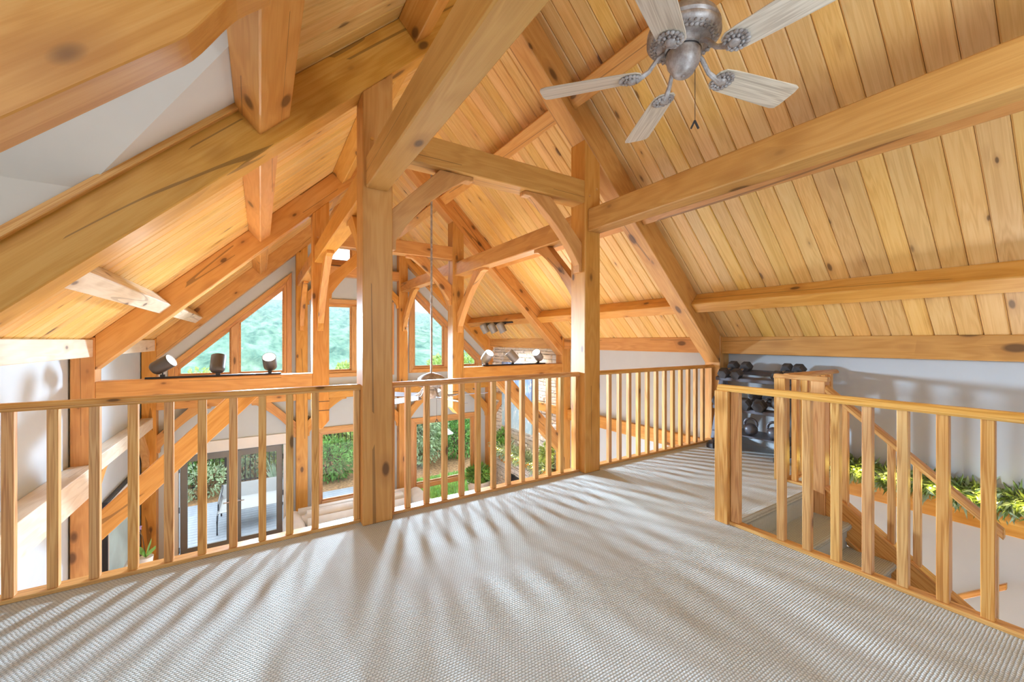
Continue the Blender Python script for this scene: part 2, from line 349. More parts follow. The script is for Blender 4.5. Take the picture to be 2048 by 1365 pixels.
# ---- floors
m = MB(); m.box(XL - 1.0, 2.72, -3.0, 2.96, -0.30, 0.0); m.box(2.72, XRW, 1.70, 2.96, -0.30, 0.0); m.box(2.72, 3.93, 1.50, 1.70, -0.30, 0.0); m.box(2.72, XRW, -3.0, -2.3, -0.30, 0.0)
struct(build('floor', m, 'carpet', origin=(0, 0, 0)))
m = MB().box(XL - 0.2, XRW + 0.2, -3.0, YW, FZ - 0.2, FZ)
struct(build('floor', m, M['trimwood']))
m = MB().box(XL, 2.72, 2.96, 2.985, -0.42, 0.0).box(2.72, XRW, 2.96, 2.985, -0.42, 0.0)
struct(build('trim_1', m, 'timber', bevel=0.003))
# ---- ceilings: deck slabs with every board a plank of its own
PW = 0.1373
def plank_mesh(length):
    c = 0.008; t = 0.018; w = PW - 0.003; m = MB()
    sec = [(-w / 2, t), (-w / 2, c), (-w / 2 + c, 0), (w / 2 - c, 0), (w / 2, c), (w / 2, t)]
    m.prism([(0, y, z) for y, z in sec], (length, 0, 0)); return m
def slope_deck(side):
    sg = 1 if side == 'L' else -1
    d = Vector((sg, 0, S)).normalized() ; n = NL if side == 'L' else NR
    def P(x, y, h): return Vector((x, y, ZCEIL - S * abs(x - XR))) + n * h
    xe = -1.75 if side == 'L' else 5.15
    m = MB()
    if side == 'L':
        m.prism([P(xe, 2.86, 0.019), P(XR, 2.86, 0.019), P(XR, YW + 0.3, 0.019), P(xe, YW + 0.3, 0.019)], n * 0.12)
        m.prism([P(0.03, -3.2, 0.019), P(XR, -3.2, 0.019), P(XR, 2.86, 0.019), P(0.03, 2.86, 0.019)], n * 0.12)
    else:
        m.prism([P(XR, -3.2, 0.019), P(xe, -3.2, 0.019), P(xe, YW + 0.3, 0.019), P(XR, YW + 0.3, 0.019)], n * 0.12)
    ce = struct(build('ceiling', m, 'timber', grain=(1, 0, S * sg)))
    protos = {}
    y = 0.612 - PW * 26 if side == 'R' else 2.80 - PW * 42.5
    k = 0
    while y < YW + 0.05:
        x0 = xe
        if side == 'L' and y < 2.80: x0 = 0.03
        L = abs(XR - x0) * math.sqrt(1 + S * S)
        org = P(x0, y, 0.0)
        Mw = Matrix((d, Vector((0, 1, 0)) , n)).transposed().to_4x4() if side == 'L' else Matrix((d, Vector((0, -1, 0)), n)).transposed().to_4x4()
        Mw.translation = org + n * random.choice((0, 0.0006, 0.0012))
        key = round(L, 3)
        if key not in protos:
            me = bpy.data.meshes.new('plank'); pm = plank_mesh(L); me.from_pydata(pm.v, [], pm.f); me.materials.append(M['plank']); protos[key] = me
        o = bpy.data.objects.new('plank', protos[key]); COL.objects.link(o); place(o, Mw, ce)
        y += PW; k += 1
slope_deck('R'); slope_deck('L')

# ---- gable wall with its window openings
def poly(pts, y): return [(x, y, z) for x, z in pts]
wtop = lambda x: ZCEIL - S * abs(x - XR) + 0.01
def mir(pts): return [(2 * 1.68 - x, z) for x, z in pts][::-1]
w1 = [(-1.25, 0.60), (0.43, 0.60), (0.43, 2.385), (-1.25, 0.79)]
w3 = mir(w1)
w2 = [(0.94, 0.58), (2.42, 0.58), (2.42, 2.02), (0.94, 2.02)]
w4 = [(1.02, 2.86), (2.34, 2.86), (2.34, 3.26), (1.02, 3.26)]
w5 = [(1.00, -2.62), (2.36, -2.62), (2.36, -0.60), (1.00, -0.60)]
w6 = [(2.97, -2.62), (4.49, -2.62), (4.49, -0.61), (2.97, -0.61)]
d1 = [(-1.20, FZ + 0.02), (0.376, FZ + 0.02), (0.376, -0.755), (-1.20, -0.755)]
outer = [(XL - 0.1, FZ), (XRW + 0.1, FZ), (XRW + 0.1, wtop(XRW + .1)), (XR, wtop(XR)), (XL - 0.1, wtop(XL - .1))]
m = MB(); m.plate([poly(outer, YW)] + [poly(h, YW)[::-1] for h in (w1, w2, w3, w4, w5, w6, d1)], (0, 0.16, 0))
struct(build('wall_far', m, 'drywall'))
struct(build('trim_2', MB().box(-1.30, 0.47, YW - 0.03, YW, -0.745, -0.545), 'whitepaint', bevel=0.004))
def inset(pts, d):
    n = len(pts); res = []
    for i in range(n):
        p0, p1, p2 = Vector(pts[i - 1]), Vector(pts[i]), Vector(pts[(i + 1) % n])
        a = (p1 - p0).normalized(); b = (p2 - p1).normalized(); na = Vector((-a.y, a.x)); nb = Vector((-b.y, b.x))
        bis = (na + nb).normalized(); res.append(tuple(p1 + bis * (d / max(0.2, bis.dot(na)))))
    return res
def window(num, pts, mull=(), rails=(), casing=0.085):
    o = empty('window_%d' % num, (pts[0][0], YW, pts[0][1])); struct(o)
    ins = inset(pts, 0.045)
    n = len(pts)
    ou = inset(pts, -casing)
    for i in range(n):   # casing boards, mitred
        q = [pts[i], pts[(i + 1) % n], ou[(i + 1) % n], ou[i]]
        dr = Vector((q[1][0] - q[0][0], 0, q[1][1] - q[0][1]))
        build('casing', MB().prism(poly(q, YW - 0.028), (0, 0.028, 0)), 'trimwood', o, grain=dr, bevel=0.004)
        q = [pts[i], pts[(i + 1) % n], ins[(i + 1) % n], ins[i]]
        build('frame', MB().prism(poly(q, YW + 0.0), (0, 0.10, 0)), 'trimwood', o, grain=dr, bevel=0.004)
    xs = sorted([min(p[0] for p in ins)] + [v for c in mull for v in (c - 0.06, c + 0.06)] + [max(p[0] for p in ins)])
    def top(x):
        zs = []
        for i in range(n):
            a, b = ins[i], ins[(i + 1) % n]
            if abs(a[0] - b[0]) > 1e-6 and min(a[0], b[0]) - 1e-6 <= x <= max(a[0], b[0]) + 1e-6:
                zs.append(a[1] + (b[1] - a[1]) * (x - a[0]) / (b[0] - a[0]))
        return max(zs)
    zb = min(p[1] for p in ins)
    for c in mull:
        build('mullion', MB().prism(poly([(c - 0.06, zb), (c + 0.06, zb), (c + 0.06, top(c + 0.06)), (c - 0.06, top(c - 0.06))], YW - 0.02), (0, 0.11, 0)), 'trimwood', o, grain=(0, 0, 1), bevel=0.004)
    lev = [zb] + [v for r in rails for v in r]
    for z0, z1 in rails:
        build('transom', MB().box(xs[0], xs[-1], YW - 0.025, YW + 0.09, z0, z1), 'trimwood', o, bevel=0.006)
    for i in range(0, len(xs), 2):
        a, b = xs[i], xs[i + 1]; zz = zb
        cuts = [(zb, rails[0][0]), (rails[0][1], None)] if rails else [(zb, None)]
        for z0, z1 in cuts:
            p = [(a, z0), (b, z0), (b, z1 if z1 else top(b)), (a, z1 if z1 else top(a))]
            build('pane', MB().prism(poly(p, YW + 0.055), (0, 0.006, 0)), 'glass', o)
            sash = inset(p, 0.028)
            m = MB(); m.plate([poly(p, YW + 0.04), poly(sash, YW + 0.04)[::-1]], (0, 0.04, 0)); build('sash', m, 'trimwood', o)
    return o
window(1, w1, mull=(-0.395,)); window(2, w2, mull=(1.68,)); window(3, w3, mull=(3.755,)); window(4, w4, mull=(1.68,), casing=0.06)
window(5, w5, rails=((-2.13, -2.02),)); window(6, w6, rails=((-2.15, -2.05),))
# french doors
do = struct(empty('door_1', (-0.41, YW, FZ)))
for a, b in ((-1.185, -0.425), (-0.405, 0.361)):
    ou = [(a, FZ + 0.03), (b, FZ + 0.03), (b, -0.77), (a, -0.77)]; inn = [(a + 0.10, FZ + 0.30), (b - 0.10, FZ + 0.30), (b - 0.10, -0.885), (a + 0.10, -0.885)]
    lf = build('door_leaf', MB().plate([poly(ou, YW + 0.05), poly(inn, YW + 0.05)[::-1]], (0, 0.045, 0)), 'doorpaint', do, bevel=0.004)
    build('pane', MB().prism(poly(inn, YW + 0.07), (0, 0.006, 0)), 'glass', lf)
    hx = b - 0.05 if a < -1 else a + 0.05
    build('handle', MB().tube([(hx, YW + 0.05, -1.70), (hx, YW - 0.005, -1.70), (hx + (-0.10 if a < -1 else 0.10), YW - 0.008, -1.70)], 0.011, 8).lathe([(0.026, 0), (0.026, 0.008)], (hx, YW + 0.045, -1.70), (0, -1, 0), 14), 'chrome', lf, smooth=True)
for k, (x0, x1, z0, z1) in enumerate(((-1.29, -1.20, FZ, -0.755), (0.376, 0.466, FZ, -0.755))):
    build('casing', MB().box(x0, x1, YW - 0.025, YW, z0, z1), 'whitepaint', do, bevel=0.003)
for z in (-1.0, -1.7, -2.4):
    for x in (-1.196, 0.372): build('hinge', MB().tube([(x, YW + 0.035, z - 0.05), (x, YW + 0.035, z + 0.05)], 0.009, 8), 'black', do)
# ---- side walls
m = MB().box(XL - 0.16, XL, 2.9, YW, FZ, 1.35); m.box(XL - 0.16, XL, -3.0, 2.9, -0.3, 0.75)
struct(build('wall_left', m, 'drywall'))
t = thing('painted_window', (XL + 0.02, 7.5, -1.9), 'pale blue stand-in for a window in a dark and white frame on the left wall, sky painted on', 'painted_pane')  # stands in for a window; its sky light is painted on a closed panel
build('painted_pane', MB().box(XL + 0.01, XL + 0.02, 6.98, 8.12, -1.95, -0.86), 'painted_sky', t, origin=(XL, 7.5, -1.4))
fo = [(6.90, -2.05), (8.2, -2.05), (8.2, -0.78), (6.90, -0.78)]
build('frame', MB().plate([[(XL, a, b) for a, b in fo], [(XL, a, b) for a, b in inset(fo, 0.075)][::-1]], (0.045, 0, 0)), 'whitepaint', t, bevel=0.006)
build('frame_edge', MB().plate([[(XL, a, b) for a, b in inset(fo, -0.02)], [(XL, a, b) for a, b in inset(fo, 0.012)][::-1]], (0.05, 0, 0)), 'black', t)
struct(build('wall_right', MB().box(XRW, XRW + 0.16, -3.0, YW, FZ, 1.5), 'drywall'))
outer = [(XL - 1.0, FZ), (XRW + 0.1, FZ), (XRW + 0.1, wtop(XRW + .1)), (XR, wtop(XR)), (XL - 0.1, wtop(XL - .1)), (XL - 1.0, wtop(XL - .1))]
m = MB(); m.prism(poly(outer, -3.0), (0, -0.16, 0)); struct(build('wall_near', m, 'drywall'))
# dormer over the left bay: triangle of drywall on the main slope, its own slope, cheek and outer wall
VX, VZ = -0.718, 2.026
def RP(x, y): return Vector((x, y, zl(x, ZCEIL)))
m = MB().prism([RP(VX, 2.80), RP(0.03, 2.80), RP(0.03, 2.10)], NL * 0.05)
m.prism([(VX - 0.1, 2.90, VZ - 0.098), (VX, 2.80, VZ), (0.03, 2.10, zl(0.03, ZCEIL)), (-2.75, 2.10, zl(0.03, ZCEIL)), (-2.75, 2.90, VZ - 0.098)], (0, 0.0, 0.05))
m.box(-2.7, 0.03, -0.4, 2.10, zl(0.03, ZCEIL), zl(0.03, ZCEIL) + 0.05)
struct(build('ceiling', m, 'drywall_warm'))
m = MB().prism([(-2.7, 2.82, 0.0), (XL, 2.82, 0.0), (XL, 2.82, zl(XL, ZCEIL)), (VX, 2.82, VZ), (-2.7, 2.82, VZ)], (0, 0.05, 0))
m.box(-2.7, XL - 0.16, -0.45, -0.40, 0, 2.9); m.box(-2.75, -2.7, -0.45, 2.87, 0, 2.9)
struct(build('wall_dormer', m, 'drywall_warm'))
q0, q1 = RP(-1.60, 2.80), RP(0.0, 2.80)
m = MB().prism([RP(-1.60, 2.79) - NL * 0.03, RP(-0.02, 2.79) - NL * 0.03, RP(-0.02, 2.79) + NL * 0.01, RP(-1.60, 2.79) + NL * 0.01], (0, -0.035, 0))
struct(build('trim_3', m, 'rail', grain=(1, 0, S), bevel=0.003))

# ------------------------------------------------------------------ the timber frame
def curve_brace(corner, u, w, q, p, y0, thick, heel=0.035):
    """knee brace: u points along the beam, w down the post, from the inner corner; outer chord straight, inner edge curved"""
    c = Vector(corner); u = Vector(u); w = Vector(w); t = Vector(thick)
    A = lambda a, b: c + u * a + w * b
    inner = []
    for i in range(13):
        f = i / 12.0; a = f * q; b = (1 - f) * q
        bow = math.sin(math.pi * f) ** 0.8 * 0.105 * q
        inner.append(A(a - bow * 0.707 + (heel if i in (0,) else 0), b - bow * 0.707 + (heel if i in (12,) else 0)))
    pts = [A(0, p), A(p, 0), A(q, 0)] + inner[::-1] + [A(0, q)]
    return MB().prism([x + Vector(y0) for x in pts], t), (u - w)
def truss(y, label, foot, queen_foot, hammer=None, strut=False, girt=None, wall_foot=0.0, cz=(2.545, 2.757), pendant=False, d=0.20, cat='roof truss', bq=0.65):
    t = thing('roof_truss', (XR, y, foot), label, cat)
    bl = [(-1.461, zl(-1.461, ZLOW)), (XR, ZLOW), (XR, ZCEIL), (-1.461, zl(-1.461, ZCEIL))]
    build('rafter', MB().prism(poly(bl, y), (0, d, 0)), 'timber', t, grain=(1, 0, S), bevel=0.006)
    br = [(XR, ZLOW), (4.805, zr(4.805, ZLOW)), (4.805, zr(4.805, ZCEIL)), (XR, ZCEIL)]
    build('rafter', MB().prism(poly(br, y), (0, d, 0)), 'timber', t, grain=(1, 0, -S), bevel=0.006)
    for a, b in ((0.58, 0.78), (2.573, 2.768)):
        f = zl if a < 1 else zr
        if pendant:
            c = 0.085; pts = [(a + c, queen_foot), (b - c, queen_foot), (b, queen_foot + 0.10), (b, f(b, ZLOW)), (a, f(a, ZLOW)), (a, queen_foot + 0.10)]
        else: pts = [(a, queen_foot), (b, queen_foot), (b, f(b, ZLOW)), (a, f(a, ZLOW))]
        qp = build('queen_post', MB().prism(poly(pts, y - 0.003), (0, d + 0.003, 0)), 'timber', t, grain=(0, 0, 1), bevel=0.006)
        if pendant:
            for zz in (queen_foot + 0.24, queen_foot + 0.36): build('turned_groove', MB().box(a - 0.002, b + 0.002, y - 0.005, y + d + 0.002, zz, zz + 0.008), 'black', qp)
        for zz in (2.62, 2.70): build('peg', MB().lathe([(0.013, 0), (0.012, 0.006)], ((a + b) / 2 + (0.05 if zz > 2.65 else -0.04), y - 0.003, zz), (0, -1, 0), 8), 'timber', qp)
    build('collar_beam', MB().box(0.78, 2.573, y + 0.001, y + 0.17, *cz), 'timber', t, bevel=0.006)
    for cx, ux in ((0.78, 1), (2.573, -1)):
        mb, g = curve_brace((cx, y, cz[0]), (ux, 0, 0), (0, 0, -1), bq, bq * 0.57, (0, 0.04, 0), (0, 0.085, 0)); build('brace', mb, 'timber', t, grain=g, bevel=0.004)
    for a, b in ((-1.645, -1.461), (4.805, 5.0)):
        f = zl(-1.461, ZCEIL) if a < 0 else zr(4.805, ZCEIL)
        build('wall_post', MB().box(a, b, y - 0.002, y + d, wall_foot, f - 0.02), 'timber', t, grain=(0, 0, 1), bevel=0.006)
    if hammer:
        for a, b in ((-1.461, 0.58), (2.768, 4.805)):
            hb = build('hammer_beam', MB().box(a, b, y, y + d, *hammer), 'timber', t, bevel=0.006)
    if strut:
        zt = hammer[0]
        for sx in (1, -1):
            pts = [(-1.461, -0.905), (-1.461, -0.585), (-0.31, zt), (0.02, zt)]
            if sx < 0: pts = mir(pts)
            build('strut', MB().prism(poly(pts, y + 0.02), (0, 0.15, 0)), 'timber', t, grain=(1, 0, sx), bevel=0.005)
    if girt:
        for a, b in ((-1.461, 0.58), (0.78, 2.573), (2.768, 4.805)):
            build('girt', MB().box(a, b, y + 0.01, y + d, *girt), 'timber', t, bevel=0.006)
            for cx, ux in ((a, 1), (b, -1)):
                mb, g = curve_brace((cx, y, girt[0]), (ux, 0, 0), (0, 0, -1), 0.72, 0.42, (0, 0.06, 0), (0, 0.085, 0)); build('knee_brace', mb, 'timber', t, grain=g)
    return t
truss(YA, 'nearest timber truss, its two posts standing on the carpet at the front railing', 0.0, 0.0)
truss(YB, 'middle timber truss over the open room, with hammer beams carrying spotlights', FZ, 0.075, hammer=(0.60, 0.818), strut=True, wall_foot=FZ, cz=(2.535, 2.735), pendant=True, bq=0.72)
truss(YC, 'farthest timber truss, set against the gable wall of windows', FZ, FZ, girt=(0.09, 0.28), wall_foot=FZ, cz=(2.56, 2.76), bq=0.6)

def purlin(x0, x1, y0, y1, side, label, grp=None, mt='timber'):
    """square to the roof: bottom edge x0..x1, faces run up to the boards"""
    f = zl if side == 'L' else zr; n = NL if side == 'L' else NR
    h = (ZCEIL - ZPUR) / math.sqrt(1 + S * S)
    a = Vector((x0, y0, f(x0, ZPUR))); b = Vector((x1, y0, f(x1, ZPUR)))
    o = build('purlin', MB().prism([a, b, b + n * h, a + n * h], (0, y1 - y0, 0)), mt, grain=(0, 1, 0), bevel=0.007)
    return tag(o, label, 'beam', grp)
yN = -2.98
RP_ = ((2.345, 2.448, 'upper'), (3.285, 3.392, 'middle'), (4.205, 4.305, 'lowest'))
LP_ = ((0.944, 1.050, 'upper'), (-0.002, 0.108, 'middle'), (-0.95, -0.846, 'lowest'))
b0, b1, b2 = (yN, YA), (YA + 0.2, YB), (YB + 0.2, YC)
purlin(2.335, 2.446, *b0, 'R', 'upper purlin running behind the near ceiling fan on the right slope')
purlin(3.285, 3.392, *b0, 'R', 'middle purlin half hidden behind the big beam on the near right slope')
purlin(4.203, 4.302, *b0, 'R', 'lowest near purlin, pale beam crossing the planks above the stair railing')
purlin(0.944, 1.055, *b0, 'L', 'short purlin end beside the big diagonal beam at the top of the photo')
purlin(-0.002, 0.155, *b0, 'L', 'thick pale purlin with scalloped end next to the white dormer panel')
for (y0, y1), where in ((b1, 'between the near and middle trusses'), (b2, 'between the middle and far trusses')):
    for x0, x1, lev in RP_: purlin(x0, x1, y0, y1, 'R', '%s purlin of the right slope %s' % (lev, where))
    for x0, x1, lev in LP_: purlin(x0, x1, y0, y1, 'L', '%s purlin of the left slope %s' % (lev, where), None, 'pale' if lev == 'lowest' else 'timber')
# trimmer rafter at the dormer, its underside scooped up where it meets the purlin
m = MB()
pts = []
for i in range(15):
    x = -1.5 + 1.24 * min(i, 2) / 2.0 + 0.29 * max(0, i - 2) / 12.0; z = zl(x, ZLOW - 0.0)
    f = max(0.0, min(1.0, (x + 0.21) / 0.16)); z += -0.015 + 0.075 * f * f * (3 - 2 * f)
    pts.append((x, z))
pts += [(0.03, zl(0.03, ZCEIL) + 0.02), (-1.5, zl(-1.5, ZCEIL) + 0.02)]
m.prism(poly(pts, 1.535), (0, 0.135, 0))
tag(build('trimmer_rafter', m, 'timber', grain=(1, 0, S), bevel=0.004), 'big orange rafter with scooped underside across the top left corner', 'beam')
# queen plates with their knee braces
def qplate(x0, x1, y0, y1, label, braces=(), zz=(2.28, 2.49)):
    t = thing('plate_beam', ((x0 + x1) / 2, y0, zz[0]), label, 'beam')
    build('beam', MB().box(x0, x1, y0, y1, *zz), 'timber', t, grain=(0, 1, 0), bevel=0.008)
    for yc, uy, q in braces:
        mb, g = curve_brace((x0 + 0.035, yc, zz[0]), (0, uy, 0), (0, 0, -1), q, q * 0.66, (0, 0, 0), (x1 - x0 - 0.07, 0, 0)); build('brace', mb, 'timber', t, grain=g, bevel=0.004)
qplate(0.600, 0.745, yN, YA - 0.004, 'big pale beam running overhead from the near left post')
qplate(2.605, 2.765, yN, YA - 0.004, 'long honey beam from the near right post across the right slope')
qplate(0.60, 0.745, YA + 0.2, YB - 0.004, 'left post plate with curved braces between the near and middle trusses', ((YA + 0.2, 1, 0.72), (YB - 0.004, -1, 0.90)))
qplate(2.605, 2.765, YA + 0.2, YB - 0.004, 'right post plate with curved braces between the near and middle trusses', ((YA + 0.2, 1, 0.72), (YB - 0.004, -1, 0.90)), (2.28, 2.49))
qplate(0.60, 0.745, YB + 0.2, YC - 0.004, 'left post plate with curved braces between the middle and far trusses', ((YB + 0.2, 1, 0.80), (YC - 0.004, -1, 0.86)), (2.30, 2.50))
qplate(2.605, 2.765, YB + 0.2, YC - 0.004, 'right post plate with curved braces between the middle and far trusses', ((YB + 0.2, 1, 0.80), (YC - 0.004, -1, 0.86)), (2.32, 2.51))
# eave beams on the walls
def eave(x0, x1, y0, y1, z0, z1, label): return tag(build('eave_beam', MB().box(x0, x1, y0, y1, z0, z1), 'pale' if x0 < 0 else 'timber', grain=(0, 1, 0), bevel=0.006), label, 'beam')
eave(4.84, 5.0, yN, YA, 1.09, 1.295, 'eave beam on the right wall above the stair well')
eave(4.84, 5.0, YA + 0.2, YB, 1.09, 1.295, 'eave beam on the right wall between the near and middle trusses')
eave(4.84, 5.0, YB + 0.2, YC, 1.09, 1.295, 'eave beam above the stone wall')
eave(-1.66, -1.475, YA + 0.2, YB, 1.08, 1.262, 'brightly lit eave beam on the left wall, near bay of the great room')
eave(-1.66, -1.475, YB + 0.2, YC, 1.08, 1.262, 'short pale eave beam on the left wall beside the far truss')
def belt(x0, x1, y0, y1, z0, z1, label, braces=()):
    t = thing('belt_beam', ((x0 + x1) / 2, y0, z0), label, 'beam')
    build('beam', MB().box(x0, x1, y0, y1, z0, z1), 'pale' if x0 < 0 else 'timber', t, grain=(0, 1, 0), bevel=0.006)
    for yc, uy in braces:
        mb, g = curve_brace((min(x0, x1) + 0.03, yc, z0), (0, uy, 0), (0, 0, -1), 0.62, 0.40, (0, 0, 0), (0.09, 0, 0)); build('brace', mb, 'timber', t, grain=g)
belt(-1.66, -1.45, YA + 0.2, YB, -0.33, -0.04, 'heavy brightly lit belt beam on the left wall behind the railing')
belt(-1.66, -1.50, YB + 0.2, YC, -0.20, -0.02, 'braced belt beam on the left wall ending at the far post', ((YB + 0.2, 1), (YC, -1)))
belt(4.92, 5.0, yN, YA, -0.27, -0.09, 'belt beam on the right wall carrying the lit garland')
belt(4.92, 5.0, YA + 0.2, YB, -0.25, -0.05, 'belt beam on the white right wall seen through the right railing')
belt(4.86, 4.99, YB + 0.2, YC, -0.19, -0.03, 'belt beam across the stone wall behind the blue painting', ((YC, -1),))

# ------------------------------------------------------------------ railings
def baluster_row(t, pts, z0, z1, w=0.040, name='baluster'):
    proto = None
    for x, y in pts:
        if proto is None:
            proto = build(name, MB().box(x - w / 2, x + w / 2, y - w / 2, y + w / 2, z0, z1), 'rail', t, grain=(0, 0, 1), bevel=0.003)
            base = (x, y)
        else:
            Mw = WM[proto.name].copy(); Mw.translation += Vector((x - base[0], y - base[1], 0)); inst(proto, name, Mw, t)
def handrail_profile(mb, axis, c, a, b, zt, w=0.066, h=0.040):
    hw = w / 2; sec = [(-hw + .006, zt - h), (-hw, zt - h + .008), (-hw, zt - h * .62), (-hw + .010, zt - .007), (-hw + .018, zt), (hw - .018, zt), (hw - .010, zt - .007), (hw, zt - h * .62), (hw, zt - h + .008), (hw - .006, zt - h)]
    if axis == 'x': mb.prism([(a, c + s, z) for s, z in sec], (b - a, 0, 0))
    else: mb.prism([(c + s, a, z) for s, z in sec], (0, b - a, 0))
    return mb
YR = 2.90
def front_rail(x0, x1, xs, label, halves):
    t = thing('railing', ((x0 + x1) / 2, YR, 0), label, 'railing')
    build('handrail', handrail_profile(MB(), 'x', YR, x0, x1, 0.950), 'rail', t)
    build('bottom_rail', MB().box(x0, x1, YR - 0.030, YR + 0.05, 0.0, 0.022), 'rail', t, bevel=0.003)
    baluster_row(t, [(x, YR) for x in xs], 0.022, 0.912)
    for hx in halves: build('half_baluster', MB().box(hx - 0.018, hx + 0.018, YR - 0.02, YR + 0.02, 0.022, 0.912), 'rail', t, grain=(0, 0, 1), bevel=0.003)
front_rail(-1.60, 0.58, [-1.018 - .1468 * 4 + .1468 * k for k in range(14)], 'long left section of the front railing, ending at the near left post', (0.560,))
front_rail(0.78, 2.573, [0.918 + .1449 * k for k in range(11)], 'middle section of the front railing, between the two near posts', (0.80, 2.55))
front_rail(2.768, 4.805, [2.992 + .1460 * k for k in range(12)], 'right section of the front railing, in front of the white wall', (2.79, 4.78))
# guard rail beside the stairs
t = thing('railing', (2.715, 0.5, 0), 'nearest guard railing beside the stair well, at the right edge of the carpet', 'railing')
build('handrail', handrail_profile(MB(), 'y', 2.715, -2.2, 1.585, 0.945, 0.07, 0.042), 'rail', t, grain=(0, 1, 0))
build('bottom_rail', MB().box(2.690, 2.755, -2.2, 1.52, 0.0, 0.022), 'rail', t, grain=(0, 1, 0), bevel=0.003)
baluster_row(t, [(2.722, y) for y in [1.332 - 0.1377 * k for k in range(1, 24)]], 0.022, 0.905, 0.042)
build('newel_post', MB().box(2.672, 2.764, 1.505, 1.597, 0.0, 0.905), 'rail', t, grain=(0, 0, 1), bevel=0.004)
build('half_baluster', MB().box(2.70, 2.742, 1.445, 1.500, 0.022, 0.905), 'rail', t, grain=(0, 0, 1), bevel=0.003)
# landing guard: short leg along the stair side, longer leg to the wall
t = thing('railing', (4.0, 1.86, 0), 'L-shaped guard railing at the head of the stairs, behind the nearest railing', 'railing')
build('handrail', handrail_profile(MB(), 'y', 3.965, 1.39, 1.795, 0.95, 0.07, 0.04), 'rail', t, grain=(0, 1, 0))
build('handrail', handrail_profile(MB(), 'x', 1.70, 3.95, 5.0, 0.956, 0.07, 0.04), 'rail', t)
build('bottom_rail', MB().box(3.935, 3.995, 1.42, 1.70, 0.0, 0.022), 'rail', t, grain=(0, 1, 0), bevel=0.003)
build('bottom_rail', MB().box(4.0, 5.0, 1.67, 1.73, 0.0, 0.022), 'rail', t, bevel=0.003)
build('newel_post', MB().box(3.92, 4.01, 1.695, 1.785, 0.0, 0.915), 'rail', t, grain=(0, 0, 1), bevel=0.004)
build('newel_post', MB().box(3.92, 4.01, 1.40, 1.50, -0.25, 0.91), 'rail', t, grain=(0, 0, 1), bevel=0.004)
baluster_row(t, [(3.965, 1.635), (3.965, 1.555)], 0.022, 0.912, 0.042)
baluster_row(t, [(4.15 + 0.145 * k, 1.70) for k in range(6)], 0.022, 0.915, 0.042)
# ------------------------------------------------------------------ stairs going down beside the guard
t = thing('staircase', (3.35, 1.5, 0), 'carpeted staircase with pine stringer going down behind the guard railing', 'stairs')
RIS, RUN = 0.19, 0.262
proto = None
for i in range(1, 14):
    y1 = 1.50 - RUN * (i - 1); z = -RIS * i
    sec = [(y1 + 0.02, z - 0.03), (y1 + 0.02, z), (y1 - RUN + 0.012, z), (y1 - RUN - 0.006, z - 0.008), (y1 - RUN - 0.012, z - 0.026), (y1 - RUN - 0.006, z - 0.044), (y1 - RUN + 0.02, z - 0.05), (y1 - RUN + 0.02, z - RIS - .01), (y1 - RUN + 0.035, z - RIS - 0.01), (y1 - RUN + 0.035, z - 0.04)]
    build('tread', MB().prism([(2.765, a, b) for a, b in sec], (1.165, 0, 0)), 'carpet', t)
sec = [(1.50, 0.0), (1.487, -0.03), (1.50, -0.06), (1.52, -0.06), (1.52, -0.19), (1.55, -0.19), (1.55, 0.001), (1.51, 0.004)]
build('nosing', MB().prism([(2.765, a, b) for a, b in sec], (1.165, 0, 0)), 'carpet', t)
sl_ = -RIS / RUN
def stringer(x0, x1, top, bot, mtl, name):
    pts = [(1.40, 0.03 + top), (1.40, 0.03 + bot), (-2.05, 0.03 + bot + 3.45 * sl_), (-2.05, 0.03 + top + 3.45 * sl_)]
    build(name, MB().prism([(x0, a, b) for a, b in pts], (x1 - x0, 0, 0)), mtl, t, grain=(0, 1, -sl_), bevel=0.004)
stringer(3.93, 3.985, 0.0, -0.30, 'rail', 'stringer')
stringer(3.915, 4.0, 0.022, -0.003, 'rail', 'stringer_cap')
stringer(3.905, 3.93, -0.235, -0.265, 'timber', 'stringer_mould')
stringer(2.735, 2.765, 0.0, -0.36, 'rail', 'stringer')
t = thing('stair_handrail', (3.96, 1.3, 0.7), 'sloping pine handrail with balusters going down beyond the stairs', 'handrail')
HS = 0.885
def hz(y): return 0.79 - HS * (1.293 - y)
sec = [(-.035, -.06), (.035, -.06), (.037, -.03), (.026, 0), (-.026, 0), (-.037, -.03)]
build('handrail', MB().prism([(3.955 + a, 1.40, hz(1.40) + b) for a, b in sec], (0, -0.93, -0.93 * HS)), 'rail', t, grain=(0, 1, HS), bevel=0.003)
def sbal(y, w, name='baluster'):
    h = w / 2; zt = hz(y) - 0.055; zb = 0.045 + (y - 1.40) * -sl_ if False else 0.05 + (1.40 - y) * sl_
    build(name, MB().prism([(3.955 - h, y - h, zb - 0.03), (3.955 - h, y + h, zb + 0.0), (3.955 - h, y + h, zt + h * HS), (3.955 - h, y - h, zt - h * HS)], (w, 0, 0)), 'rail', t, grain=(0, 0, 1), bevel=0.003)
for y in (1.275, 1.135, 1.0, 0.862): sbal(y, 0.04)
sbal(0.722, 0.05, 'newel_post'); sbal(0.522, 0.055, 'newel_post')
t = thing('wall_handrail', (4.9, 0.7, -0.8), 'short pine handrail on a metal bracket fixed low on the right wall', 'handrail')
pa, pb = Vector((4.88, 0.95, -0.985)), Vector((4.88, 0.567, -0.65))
build('handrail', MB().prism([pa + Vector((a, 0, b)) for a, b in ((-.02, -.025), (.02, -.025), (.02, .025), (-.02, .025))], pb - pa), 'rail', t, grain=pb - pa, bevel=0.005)
build('bracket', MB().tube([(4.88, 0.86, -0.93), (4.93, 0.86, -0.97), (5.0, 0.86, -0.97)], 0.008, 8), 'chrome', t)
